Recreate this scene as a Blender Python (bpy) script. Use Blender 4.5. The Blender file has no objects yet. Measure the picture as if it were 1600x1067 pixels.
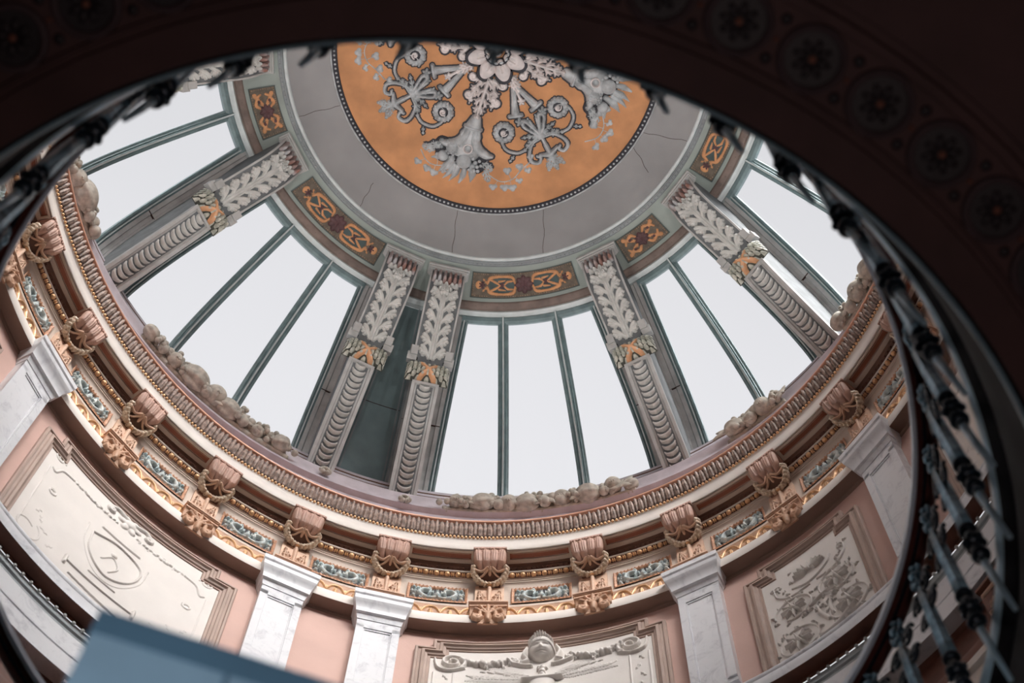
import bpy, math, random
import numpy as np
from mathutils import Matrix, Vector

random.seed(7)
rng = np.random.default_rng(7)
PI = math.pi
rad = math.radians
scene = bpy.context.scene
COL = scene.collection

# ------------------------------------------------------------------ camera
cam_d = bpy.data.cameras.new('camera')
cam = bpy.data.objects.new('camera', cam_d)
COL.objects.link(cam)
scene.camera = cam
Rc = ((0.9901499, -0.13708371, -0.02848218),
      (-0.13919982, -0.94195589, -0.30552007),
      (0.01505286, 0.30647538, -0.95175956))
M = Matrix(Rc).to_4x4()
M.translation = (0.0, -4.4763, 0.0)
cam.matrix_world = M
cam_d.sensor_width = 36.0
cam_d.lens = 2953.3 * 36.0 / 1600.0
cam_d.clip_start = 0.05
cam_d.clip_end = 200
cam_d.dof.use_dof = True
cam_d.dof.focus_distance = 24.5
cam_d.dof.aperture_fstop = 1.6

# ------------------------------------------------------------------ sky, sun, exposure
world = bpy.data.worlds.new('sky')
scene.world = world
world.use_nodes = True
bg = world.node_tree.nodes['Background']
bg.inputs[1].default_value = 1.0
# white overcast, brighter towards the veiled sun (low behind the camera, to the right)
SUNDIR = Vector((0.28, -0.80, 0.60)).normalized()
wt = world.node_tree
_tc = wt.nodes.new('ShaderNodeTexCoord')
_dt = wt.nodes.new('ShaderNodeVectorMath'); _dt.operation = 'DOT_PRODUCT'
_dt.inputs[1].default_value = SUNDIR
_mr = wt.nodes.new('ShaderNodeMapRange'); _mr.interpolation_type = 'SMOOTHSTEP'
_mr.inputs['From Min'].default_value = 0.80
_mr.inputs['From Max'].default_value = 1.0
_mx = wt.nodes.new('ShaderNodeMix'); _mx.data_type = 'RGBA'
_mx.inputs[7].default_value = (26.0, 25.6, 25.4, 1)
wt.links.new(_tc.outputs['Generated'], _dt.inputs[0])
_sx = wt.nodes.new('ShaderNodeSeparateXYZ'); wt.links.new(_tc.outputs['Generated'], _sx.inputs[0])
_my = wt.nodes.new('ShaderNodeMapRange'); _my.interpolation_type = 'SMOOTHSTEP'
_my.inputs['From Min'].default_value = 0.02; _my.inputs['From Max'].default_value = 0.42
wt.links.new(_sx.outputs['Y'], _my.inputs['Value'])
_mb = wt.nodes.new('ShaderNodeMix'); _mb.data_type = 'RGBA'
_mb.inputs[6].default_value = (0.675, 0.678, 0.70, 1); _mb.inputs[7].default_value = (0.84, 0.84, 0.87, 1)
wt.links.new(_my.outputs['Result'], _mb.inputs[0]); wt.links.new(_mb.outputs[2], _mx.inputs[6])
wt.links.new(_dt.outputs['Value'], _mr.inputs['Value'])
wt.links.new(_mr.outputs['Result'], _mx.inputs[0])
wt.links.new(_mx.outputs[2], bg.inputs[0])
scene.view_settings.view_transform = 'Standard'
scene.view_settings.look = 'None'
scene.view_settings.gamma = 1.0
scene.view_settings.use_curve_mapping = False
scene.view_settings.exposure = 0.0

sd = bpy.data.lights.new('sun', 'SUN')
sd.energy = 3.9
sd.angle = rad(24)
sd.color = (1.0, 0.97, 0.93)
sun = bpy.data.objects.new('sun', sd)
COL.objects.link(sun)
_dir = -SUNDIR
sun.rotation_euler = _dir.to_track_quat('-Z', 'Y').to_euler()
sun.location = (8, -10, 34)

def lamp(name, loc, energy, color, size, aim=None, spot=False):
    d = bpy.data.lights.new(name, 'AREA')
    d.shape = 'DISK'
    d.size = size
    d.energy = energy
    d.color = color
    o = bpy.data.objects.new(name, d)
    COL.objects.link(o)
    o.location = loc
    v = (Vector(aim) - Vector(loc)).normalized() if aim else Vector((0, 0, 1))
    o.rotation_euler = v.to_track_quat('-Z', 'Y').to_euler()
    return o

# added fill spots, unseen behind the gallery railing, aimed at the cupola
for k in range(6):
    a = rad(60 * k + 15)
    ud = bpy.data.lights.new('cupola_fill', 'SPOT')
    ud.energy = 900; ud.spot_size = rad(40); ud.spot_blend = 0.5; ud.shadow_soft_size = 0.2; ud.color = (1.0, 0.98, 0.95)
    uo = bpy.data.objects.new('cupola_fill', ud); COL.objects.link(uo)
    uo.location = (4.35 * math.cos(a), 4.35 * math.sin(a), 9.75)
    uo.rotation_euler = (Vector((-0.6 * math.cos(a), -0.6 * math.sin(a), 27.0)) - Vector(uo.location)).to_track_quat('-Z', 'Y').to_euler()
# added fill, unseen below, to lift the dark gallery soffit
lamp('soffit_fill', (1.5, -3.0, -0.9), 75, (1.0, 0.78, 0.72), 0.8, aim=(0.5, -4.0, 8))

# added cool fill spot, unseen, to brighten the cloth covered panel
pd = bpy.data.lights.new('panel_fill', 'SPOT'); pd.energy = 1500; pd.spot_size = rad(40); pd.spot_blend = 0.6
pd.shadow_soft_size = 0.25; pd.color = (0.92, 0.97, 1.0)
po = bpy.data.objects.new('panel_fill', pd); COL.objects.link(po); po.location = (-3.2, -6.5, 1.5)
po.rotation_euler = (Vector((-0.7, -1.85, 4.2)) - Vector(po.location)).to_track_quat('-Z', 'Y').to_euler()

# ------------------------------------------------------------------ materials
def s2l(c):
    return tuple(((x / 255) / 12.92 if x / 255 <= 0.04045 else ((x / 255 + 0.055) / 1.055) ** 2.4) for x in c)

MATS = {}
def mat(name, rgb, rough=0.7, metal=0.0, var=0.12, scale=6.0, bump=0.15, bscale=40.0, rgb2=None, spec=0.5, detail=5, coat=0.0):
    if name in MATS:
        return MATS[name]
    m = bpy.data.materials.new(name)
    m.use_nodes = True
    nt = m.node_tree
    b = nt.nodes['Principled BSDF']
    b.inputs['Roughness'].default_value = rough
    b.inputs['Metallic'].default_value = metal
    b.inputs['Specular IOR Level'].default_value = spec
    b.inputs['Coat Weight'].default_value = coat
    tc = nt.nodes.new('ShaderNodeTexCoord')
    nz = nt.nodes.new('ShaderNodeTexNoise')
    nz.inputs['Scale'].default_value = scale
    nz.inputs['Detail'].default_value = detail
    nt.links.new(tc.outputs['Object'], nz.inputs['Vector'])
    cr = nt.nodes.new('ShaderNodeValToRGB')
    c = s2l(rgb)
    if rgb2 is None:
        c1 = tuple(max(0, x * (1 - var)) for x in c)
        c2 = tuple(min(1, x * (1 + var)) for x in c)
    else:
        c1, c2 = s2l(rgb2), c
    cr.color_ramp.elements[0].position = 0.35
    cr.color_ramp.elements[1].position = 0.65
    cr.color_ramp.elements[0].color = (*c1, 1)
    cr.color_ramp.elements[1].color = (*c2, 1)
    nt.links.new(nz.outputs['Fac'], cr.inputs['Fac'])
    nt.links.new(cr.outputs['Color'], b.inputs['Base Color'])
    if bump > 0:
        n2 = nt.nodes.new('ShaderNodeTexNoise')
        n2.inputs['Scale'].default_value = bscale
        n2.inputs['Detail'].default_value = 4
        nt.links.new(tc.outputs['Object'], n2.inputs['Vector'])
        bp = nt.nodes.new('ShaderNodeBump')
        bp.inputs['Strength'].default_value = bump
        bp.inputs['Distance'].default_value = 0.01
        nt.links.new(n2.outputs['Fac'], bp.inputs['Height'])
        nt.links.new(bp.outputs['Normal'], b.inputs['Normal'])
    MATS[name] = m
    return m

def marble(name):
    m = mat(name, (222, 222, 224), rough=0.35, var=0.05, bump=0)
    nt = m.node_tree
    b = nt.nodes['Principled BSDF']
    tc = [n for n in nt.nodes if n.type == 'TEX_COORD'][0]
    nz = nt.nodes.new('ShaderNodeTexNoise')
    nz.inputs['Scale'].default_value = 3.2
    nz.inputs['Detail'].default_value = 12
    nz.inputs['Roughness'].default_value = 0.72
    nz.inputs['Distortion'].default_value = 1.2
    cr = nt.nodes.new('ShaderNodeValToRGB')
    e = cr.color_ramp.elements
    e[0].position = 0.34; e[0].color = (*s2l((184, 185, 190)), 1)
    e[1].position = 0.50; e[1].color = (*s2l((220, 221, 224)), 1)
    x = e.new(0.43); x.color = (*s2l((208, 209, 213)), 1)
    nt.links.new(tc.outputs['Object'], nz.inputs['Vector'])
    nt.links.new(nz.outputs['Fac'], cr.inputs['Fac'])
    nt.links.new(cr.outputs['Color'], b.inputs['Base Color'])
    return m

GOLDORANGE = mat('ochre_plaster', (208, 150, 104), rough=0.8, var=0.16, scale=2.2, bump=0.25, bscale=25)
GREYPL = mat('grey_plaster', (154, 154, 154), rough=0.75, var=0.10, scale=1.1, bump=0.1, detail=3)
FRIEZEG = mat('grey_green_plaster', (156, 166, 160), rough=0.7, var=0.10, scale=2.0, bump=0.1)
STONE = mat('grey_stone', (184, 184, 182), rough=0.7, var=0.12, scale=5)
STONEK = mat('shadow_grey_stone', (112, 116, 118), rough=0.75, var=0.15)  # darker copy of the stone, paints shade behind bracket carving
STONEL = mat('light_grey_stone', (206, 206, 202), rough=0.6, var=0.10, scale=7)
LEAFSHADE = mat('dark_green_grey_shade', (66, 68, 60), rough=0.7, var=0.2)
STONED = mat('mottled_grey_stone', (150, 156, 158), rough=0.7, var=0.14, scale=3)
SILVER = mat('silvered_plaster', (186, 190, 192), rough=0.5, var=0.25, scale=7, spec=0.6)
PALEPL = mat('pale_plaster', (230, 222, 220), rough=0.6, var=0.12, scale=6)
DARKBLUE = mat('dark_blue_paint_and_shade', (42, 42, 50), rough=0.6, var=0.2)  # also paints the shade round and under the ceiling reliefs
BROWNBAND = mat('brown_weathered_plaster', (128, 112, 104), rough=0.7, var=0.25, scale=4)
TEAL = mat('window_paint', (122, 142, 144), rough=0.45, var=0.15, scale=8)
TEALL = mat('pale_window_paint', (208, 216, 216), rough=0.35, var=0.08)
NICHE = mat('blue_grey_panel_paint', (132, 152, 154), rough=0.5, var=0.2, scale=1.5)
CREAM = mat('cream_plaster', (222, 214, 206), rough=0.65, var=0.05, scale=2)
CREAM2 = mat('warm_cream_plaster', (202, 186, 172), rough=0.65, var=0.06, scale=2)
GILT = mat('gilding', (226, 182, 138), rough=0.4, metal=0.35, var=0.12, scale=20)
COPPER = mat('copper_lip_paint', (222, 168, 142), rough=0.4, metal=0.2, var=0.1)
BROWN = mat('brown_paint', (104, 62, 46), rough=0.6, var=0.2, scale=5)
DARKBROWN = mat('dark_brown_paint', (66, 44, 38), rough=0.6, var=0.25, scale=5)
RUST = mat('rust_panel_paint', (150, 88, 64), rough=0.55, var=0.12, scale=4)
EGG = mat('brown_grey_carving', (146, 124, 112), rough=0.5, var=0.4, scale=22)
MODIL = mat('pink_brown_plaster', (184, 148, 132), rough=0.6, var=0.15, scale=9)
WREATH = mat('gilded_wreath', (226, 212, 192), rough=0.5, metal=0.05, scale=26, rgb2=(176, 154, 132))
WREATHG = mat('grey_green_wreath', (206, 206, 194), rough=0.5, scale=14, rgb2=(160, 162, 150))
RIBBON = mat('orange_ribbon', (214, 162, 122), rough=0.5, var=0.15)
LEAFP = mat('peach_leaf_plaster', (212, 178, 154), rough=0.6, var=0.12, scale=10)
CARVED = mat('peach_carved_block', (190, 150, 122), rough=0.6, var=0.12, scale=8)
FOLI = mat('pale_blue_foliage', (226, 228, 222), rough=0.5, scale=14, rgb2=(164, 182, 186))
FOLIBG = mat('dark_slate_ground', (48, 48, 54), rough=0.7, var=0.2)
FRAMEP = mat('gilt_brown_frame', (190, 140, 108), rough=0.5, var=0.25, scale=30)
PINK = mat('pink_wall_paint', (200, 166, 154), rough=0.75, var=0.05, scale=1.5)
FRAMEW = mat('taupe_moulding', (170, 148, 136), rough=0.6, var=0.08, scale=3)
RELIEF = mat('ivory_relief_plaster', (218, 212, 206), rough=0.65, var=0.03, scale=3, bump=0.05)
MARBLE = marble('white_marble')
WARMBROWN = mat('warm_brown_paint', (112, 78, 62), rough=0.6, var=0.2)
LAV = mat('lavender_grey_moulding', (200, 192, 198), rough=0.6, var=0.08)
FRUIT = mat('stone_fruit', (186, 180, 168), rough=0.65, var=0.25, scale=12)
PANELBG = mat('painted_panel_ground', (96, 84, 70), rough=0.6, var=0.3, scale=14)
PANELBD = mat('painted_panel_border', (142, 120, 100), rough=0.6, var=0.5, scale=50)
PANELOR = mat('painted_orange_arabesque', (206, 148, 102), rough=0.6, var=0.15, scale=12)
PANELDK = mat('painted_plum_flower', (88, 60, 62), rough=0.6, var=0.2)
PANELTL = mat('painted_teal_ground', (62, 78, 78), rough=0.6, var=0.2)
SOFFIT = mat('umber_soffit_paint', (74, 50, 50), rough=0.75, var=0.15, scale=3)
SOFFITD = mat('dark_soffit_inlay', (32, 26, 32), rough=0.6, var=0.2)
SOFFITR = mat('soffit_ring_paint', (76, 62, 66), rough=0.7, var=0.15)
IRON = mat('blue_black_iron', (26, 40, 52), rough=0.32, metal=0.6, var=0.3, scale=14, spec=0.7)
IRONL = mat('polished_blue_iron', (120, 158, 178), rough=0.3, metal=0.7, var=0.35, scale=10, rgb2=(44, 70, 86))
WOOD = mat('mahogany', (84, 40, 34), rough=0.4, var=0.25, scale=8, spec=0.5)
BRASSY = mat('steel_edge_sky_sheen', (222, 234, 250), rough=0.3, metal=0.0, var=0.06)  # near-white colour paints the sky's gleam on the rail edge
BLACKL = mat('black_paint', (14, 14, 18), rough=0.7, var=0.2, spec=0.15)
PALEIRON = mat('sky_sheen_iron', (170, 204, 222), rough=0.3, metal=0.1, var=0.1)  # pale colour paints the sky's reflection on the iron
TINTED = mat('rust_tinted_stone', (186, 186, 188), rough=0.6, scale=5, rgb2=(150, 104, 90))
TAUPE = mat('brown_taupe_soffit', (140, 114, 100), rough=0.7, var=0.06)
CLOTH = mat('blue_grey_cloth', (118, 144, 164), rough=0.85, var=0.08, scale=2, bump=0.3, bscale=60)
CLOTHD = mat('dark_blue_grey_hem', (66, 96, 118), rough=0.85, var=0.08, scale=2, bump=0.3, bscale=60)
FLOORM = mat('brown_floor', (60, 48, 44), rough=0.5, var=0.2)
DARKWALL = mat('lower_hall_wall', (70, 56, 54), rough=0.8, var=0.1)

def glass_mat():
    m = bpy.data.materials.new('clear_window_glass')
    m.use_nodes = True
    nt = m.node_tree
    nt.nodes.clear()
    out = nt.nodes.new('ShaderNodeOutputMaterial')
    mx = nt.nodes.new('ShaderNodeMixShader')
    tr = nt.nodes.new('ShaderNodeBsdfTransparent')
    gl = nt.nodes.new('ShaderNodeBsdfGlossy')
    gl.inputs['Roughness'].default_value = 0.45
    nz = nt.nodes.new('ShaderNodeTexNoise')
    nz.inputs['Scale'].default_value = 0.6
    cr = nt.nodes.new('ShaderNodeValToRGB')
    cr.color_ramp.elements[0].color = (0.96, 0.96, 0.97, 1)
    cr.color_ramp.elements[1].color = (1, 1, 1, 1)
    nt.links.new(nz.outputs['Fac'], cr.inputs['Fac'])
    nt.links.new(cr.outputs['Color'], tr.inputs['Color'])
    mx.inputs[0].default_value = 0.006
    nt.links.new(tr.outputs[0], mx.inputs[1])
    nt.links.new(gl.outputs[0], mx.inputs[2])
    nt.links.new(mx.outputs[0], out.inputs['Surface'])
    return m
GLASS = glass_mat()

# ------------------------------------------------------------------ mesh helpers
def mk(name, V, F, m, parent=None, smooth=True, sharp=40):
    me = bpy.data.meshes.new(name)
    V = np.asarray(V, dtype=np.float64)
    me.from_pydata(V.tolist(), [], [tuple(int(i) for i in f) for f in F])
    me.materials.append(m)
    if smooth:
        me.polygons.foreach_set('use_smooth', [True] * len(me.polygons))
        if sharp:
            me.set_sharp_from_angle(angle=rad(sharp))
    me.update()
    o = bpy.data.objects.new(name, me)
    COL.objects.link(o)
    if parent is not None:
        o.parent = parent
    return o

class MB:
    """collects pieces into one mesh"""
    def __init__(s): s.V = []; s.F = []; s.n = 0
    def add(s, V, F):
        V = np.asarray(V, dtype=float).reshape(-1, 3)
        s.V.append(V)
        s.F += [tuple(int(i) + s.n for i in f) for f in F]
        s.n += len(V)
        return s
    def build(s, name, m, parent=None, smooth=True, sharp=40):
        return mk(name, np.concatenate(s.V), s.F, m, parent, smooth, sharp)

def gridfaces(nu, nv, wrap_u=False, wrap_v=False):
    F = []
    for i in range(nu if wrap_u else nu - 1):
        i2 = (i + 1) % nu
        for j in range(nv if wrap_v else nv - 1):
            j2 = (j + 1) % nv
            F.append((i * nv + j, i2 * nv + j, i2 * nv + j2, i * nv + j2))
    return F

def fr(phi, R, z, t=0.0):
    """point in the radial plane at phi, pushed sideways by t"""
    c, s = math.cos(rad(phi)), math.sin(rad(phi))
    return (R * c + t * s, R * s - t * c, z)

def lathe(profile, a0=0, a1=360, step=1.5, close=False):
    full = abs(a1 - a0 - 360) < 1e-6
    n = max(2, int(round((a1 - a0) / step)) + (0 if full else 1))
    ang = np.radians(a0 + (a1 - a0) * np.arange(n) / (n if full else n - 1))
    P = np.array(profile, float)
    V = np.empty((n, len(P), 3))
    V[:, :, 0] = np.cos(ang)[:, None] * P[None, :, 0]
    V[:, :, 1] = np.sin(ang)[:, None] * P[None, :, 0]
    V[:, :, 2] = P[None, :, 1]
    F = gridfaces(n, len(P), full, close)
    if close and not full:
        k = len(P)
        F.append(tuple(range(k)))
        F.append(tuple((n - 1) * k + i for i in reversed(range(k))))
    return V.reshape(-1, 3), F

def arc(cx, cz, r, d0, d1, n=8):
    return [(cx + r * math.cos(rad(d0 + (d1 - d0) * i / n)), cz + r * math.sin(rad(d0 + (d1 - d0) * i / n))) for i in range(n + 1)]

def prism(phi, poly, t0, t1):
    n = len(poly)
    V = [fr(phi, r, z, t0) for r, z in poly] + [fr(phi, r, z, t1) for r, z in poly]
    F = [(i, (i + 1) % n, n + (i + 1) % n, n + i) for i in range(n)]
    F += [tuple(range(n)), tuple(n + i for i in reversed(range(n)))]
    return V, F

def box(phi, R0, R1, z0, z1, t0, t1):
    return prism(phi, [(R0, z0), (R1, z0), (R1, z1), (R0, z1)], t0, t1)

def ellipsoid(c, rx, ry, rz, nu=12, nv=8, A=None):
    V = []; F = []
    for i in range(nu):
        a = 2 * PI * i / nu
        for j in range(nv + 1):
            b = PI * j / nv
            V.append((rx * math.sin(b) * math.cos(a), ry * math.sin(b) * math.sin(a), rz * math.cos(b)))
    V = np.array(V)
    if A is not None:
        V = V @ np.array(A).T
    V = V + np.array(c)
    return V, gridfaces(nu, nv + 1, True)

def tube(pts, r, n=8, closed=False, flat=None):
    pts = np.array(pts, float)
    m = len(pts)
    r = np.broadcast_to(np.array(r, float), (m,))
    if closed:
        T = np.roll(pts, -1, 0) - np.roll(pts, 1, 0)
    else:
        T = np.gradient(pts, axis=0)
    T /= np.linalg.norm(T, axis=1)[:, None] + 1e-12
    up = np.array([0, 0, 1.0])
    if abs(T[:, 2]).mean() > 0.8:
        up = np.array([1.0, 0.3, 0])
    X = np.cross(T, up); X /= np.linalg.norm(X, axis=1)[:, None] + 1e-12
    Y = np.cross(X, T)
    V = []
    for k in range(n):
        a = 2 * PI * k / n
        V.append(pts + (X * math.cos(a) + Y * math.sin(a)) * r[:, None])
    V = np.stack(V, 1).reshape(-1, 3)
    F = gridfaces(m, n, closed, True)
    if not closed:
        F.append(tuple(range(n))); F.append(tuple((m - 1) * n + i for i in reversed(range(n))))
    return V, F

def disc(cx, cy, cz, r, n=24, z1=None):
    V = [(cx + r * math.cos(2 * PI * i / n), cy + r * math.sin(2 * PI * i / n), cz) for i in range(n)]
    return V, [tuple(range(n))]

# ------------------------------------------------------------------ relief: strokes pressed into a height field
class Relief:
    def __init__(s, x0, x1, y0, y1, d):
        s.nx = int((x1 - x0) / d) + 1; s.ny = int((y1 - y0) / d) + 1
        s.x = np.linspace(x0, x1, s.nx); s.y = np.linspace(y0, y1, s.ny)
        s.H = np.zeros((s.nx, s.ny)); s.d = d
    def _win(s, xa, xb, ya, yb):
        i0 = max(0, np.searchsorted(s.x, xa) - 1); i1 = min(s.nx, np.searchsorted(s.x, xb) + 1)
        j0 = max(0, np.searchsorted(s.y, ya) - 1); j1 = min(s.ny, np.searchsorted(s.y, yb) + 1)
        return i0, i1, j0, j1
    def stroke(s, pts, w, h, p=0.5, base=0.0, add=False):
        pts = np.array(pts, float); n = len(pts)
        w = np.interp(np.linspace(0, 1, n), np.linspace(0, 1, len(np.atleast_1d(w))), np.atleast_1d(w))
        h = np.interp(np.linspace(0, 1, n), np.linspace(0, 1, len(np.atleast_1d(h))), np.atleast_1d(h))
        for k in range(n - 1):
            a, b = pts[k], pts[k + 1]; W = max(w[k], w[k + 1])
            i0, i1, j0, j1 = s._win(min(a[0], b[0]) - W, max(a[0], b[0]) + W, min(a[1], b[1]) - W, max(a[1], b[1]) + W)
            if i1 <= i0 or j1 <= j0: continue
            X, Y = np.meshgrid(s.x[i0:i1], s.y[j0:j1], indexing='ij')
            e = b - a; L = e @ e + 1e-12
            t = np.clip(((X - a[0]) * e[0] + (Y - a[1]) * e[1]) / L, 0, 1)
            dd = np.hypot(X - a[0] - t * e[0], Y - a[1] - t * e[1])
            ww = w[k] + (w[k + 1] - w[k]) * t; hh = h[k] + (h[k + 1] - h[k]) * t
            q = np.clip(1 - (dd / np.maximum(ww, 1e-6)) ** 2, 0, 1)
            v = np.where(q > 0, base + hh * q ** p, 0)
            if add: s.H[i0:i1, j0:j1] += v
            else: s.H[i0:i1, j0:j1] = np.maximum(s.H[i0:i1, j0:j1], v)
        return s
    def groove(s, pts, w, depth):
        old = s.H.copy(); s.H = np.zeros_like(s.H)
        s.stroke(pts, w, depth, p=1.0)
        s.H = np.where(old > 0, np.maximum(old - s.H, 0.004), 0)
        return s
    def blob(s, x, y, r, h, ry=None, rot=0.0, p=0.5):
        ry = ry or r; R = max(r, ry)
        i0, i1, j0, j1 = s._win(x - R, x + R, y - R, y + R)
        if i1 <= i0 or j1 <= j0: return s
        X, Y = np.meshgrid(s.x[i0:i1] - x, s.y[j0:j1] - y, indexing='ij')
        c, q = math.cos(rot), math.sin(rot)
        U = (X * c + Y * q) / r; Wv = (-X * q + Y * c) / ry
        k = np.clip(1 - U * U - Wv * Wv, 0, 1)
        s.H[i0:i1, j0:j1] = np.maximum(s.H[i0:i1, j0:j1], h * k ** p)
        return s
    def spiral(s, cx, cy, r0, r1, turns, a0, w, h, sgn=1):
        n = int(abs(turns) * 22) + 4
        t = np.linspace(0, 1, n)
        a = a0 + sgn * 2 * PI * turns * t
        r = r0 + (r1 - r0) * t
        return s.stroke(np.c_[cx + r * np.cos(a), cy + r * np.sin(a)], w, h)
    def curl(s, pts, w, h, r, sgn=1):
        """a stem that ends in a volute"""
        pts = bez(pts)
        e = pts[-1] - pts[-3]; a = math.atan2(e[1], e[0])
        c = pts[-1] + r * np.array([math.cos(a + sgn * PI / 2), math.sin(a + sgn * PI / 2)])
        n = 26; t = np.linspace(0, 1, n)
        aa = a - sgn * PI / 2 + sgn * 2 * PI * 1.15 * t; rr = r * (1 - 0.75 * t)
        sp = np.c_[c[0] + rr * np.cos(aa), c[1] + rr * np.sin(aa)]
        s.stroke(np.vstack([pts, sp]), w, h)
        s.blob(c[0], c[1], r * 0.35, (h if np.isscalar(h) else h[-1]) * 1.2)
        return s
    def leaf(s, x, y, a, L, W, h, lobes=4, bend=0.0):
        """acanthus leaf: midrib with pairs of pointed, fingered lobes"""
        n = 16; t = np.linspace(0, 1, n)
        ang = a + bend * t
        px = x + np.cumsum(np.r_[0, np.cos(ang[:-1])]) * L / n
        py = y + np.cumsum(np.r_[0, np.sin(ang[:-1])]) * L / n
        big = W > 0.06
        for k in range(lobes):
            f = (k + 0.35) / lobes
            i = int(f * (n - 1)); wl = W * (math.sin(PI * min(0.95, f * 0.75 + 0.25)) ** 0.7)
            for sg in (-1, 1):
                aa = ang[i] + sg * (1.0 - 0.4 * f)
                m = (px[i] + 0.55 * wl * math.cos(aa), py[i] + 0.55 * wl * math.sin(aa))
                q = [(px[i], py[i]), m, (px[i] + wl * math.cos(aa - sg * 0.4), py[i] + wl * math.sin(aa - sg * 0.4))]
                s.stroke(bez(q, 6), [W * 0.13, W * 0.19, W * 0.06], [h * 0.5, h * 0.9, h * 0.55], p=.7)
                if big:
                    for e, l in ((0.75, 0.42), (-0.35, 0.5)):
                        s.stroke([m, (m[0] + l * wl * math.cos(aa + sg * e), m[1] + l * wl * math.sin(aa + sg * e))], [W * 0.12, W * 0.05], [h * 0.8, h * 0.45], p=.7)
        s.stroke(np.c_[px, py], [W * 0.22, W * 0.18, W * 0.06], [h * 0.8, h, h * 0.6], p=.7)
        s.groove(np.c_[px, py][:-2], [W * 0.045, W * 0.02], h * 0.45)
        return s
    def flower(s, x, y, r, h, n=6, a0=0.0, core=0.3):
        for k in range(n):
            a = a0 + 2 * PI * k / n
            s.blob(x + 0.62 * r * math.cos(a), y + 0.62 * r * math.sin(a), 0.42 * r, h * 0.8, ry=0.30 * r, rot=a)
        s.blob(x, y, core * r, h * 1.25)
        return s
    def outline(s, w, h=0.005):
        """the same shape grown by w, laid flat to paint the shade round it"""
        o = Relief.__new__(Relief); o.x = s.x; o.y = s.y; o.nx = s.nx; o.ny = s.ny; o.d = s.d
        m = s.H > 1e-4; k = max(1, int(round(w / s.d))); g = m.copy()
        for i in range(-k, k + 1):
            for j in range(-k, k + 1):
                if i * i + j * j <= k * k + 1:
                    a = np.roll(np.roll(m, i, 0), j, 1)
                    g |= a
        g[:k] &= m[:k]; g[-k:] &= m[-k:]; g[:, :k] &= m[:, :k]; g[:, -k:] &= m[:, -k:]
        o.H = np.where(g, h, 0.0)
        return o
    def mesh(s, fmap, eps=1e-4, sink=0.003):
        m = s.H > eps
        g = m.copy()
        fm = m[:-1, :-1] | m[1:, :-1] | m[:-1, 1:] | m[1:, 1:]
        use = np.zeros_like(m)
        use[:-1, :-1] |= fm; use[1:, :-1] |= fm; use[:-1, 1:] |= fm; use[1:, 1:] |= fm
        idx = -np.ones(m.shape, int); idx[use] = np.arange(use.sum())
        X, Y = np.meshgrid(s.x, s.y, indexing='ij')
        Hh = np.where(m, s.H, -sink)
        V = fmap(X[use], Y[use], Hh[use])
        I, J = np.nonzero(fm)
        F = np.c_[idx[I, J], idx[I + 1, J], idx[I + 1, J + 1], idx[I, J + 1]]
        return V, F

def bez(pts, n=14):
    """smooth curve through control points (Catmull-Rom)"""
    P = np.array(pts, float)
    if len(P) < 3:
        t = np.linspace(0, 1, n)[:, None]; return P[0] * (1 - t) + P[-1] * t
    P = np.vstack([2 * P[0] - P[1], P, 2 * P[-1] - P[-2]])
    out = []
    m = max(3, n // (len(P) - 3))
    for i in range(1, len(P) - 2):
        for t in np.linspace(0, 1, m, endpoint=False):
            a, b, c, d = P[i - 1:i + 3]
            out.append(0.5 * ((2 * b) + (-a + c) * t + (2 * a - 5 * b + 4 * c - d) * t * t + (-a + 3 * b - 3 * c + d) * t ** 3))
    out.append(P[-2])
    return np.array(out)

def cylmap(R, phi0, z0):
    def f(u, v, h):
        a = np.radians(phi0) - u / R
        return np.c_[(R - h) * np.cos(a), (R - h) * np.sin(a), z0 + v]
    return f
def conemap(prof, phi0):
    """u along the circle at the reference radius, v along a (R,z) segment, h inwards"""
    (Ra, za), (Rb, zb) = prof
    L = math.hypot(Rb - Ra, zb - za); dr, dz = (Rb - Ra) / L, (zb - za) / L
    nr, nz = -dz, dr
    if nr > 0 or (abs(nr) < 1e-6 and nz > 0): nr, nz = -nr, -nz
    Rm = (Ra + Rb) / 2
    def f(u, v, h):
        R = Ra + dr * v + nr * h; a = np.radians(phi0) - u / Rm
        return np.c_[R * np.cos(a), R * np.sin(a), za + dz * v + nz * h]
    return f
def discmap(z0, ang):
    c, s_ = math.cos(rad(ang)), math.sin(rad(ang))
    def f(x, y, h):
        return np.c_[c * y + s_ * x, s_ * y - c * x, z0 - h]       # y runs outwards along ang
    return f
def flatmap(phi, R, z0):
    c, s_ = math.cos(rad(phi)), math.sin(rad(phi))
    def f(u, v, h):
        return np.c_[(R - h) * c + u * s_, (R - h) * s_ - u * c, z0 + v]
    return f

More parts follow.
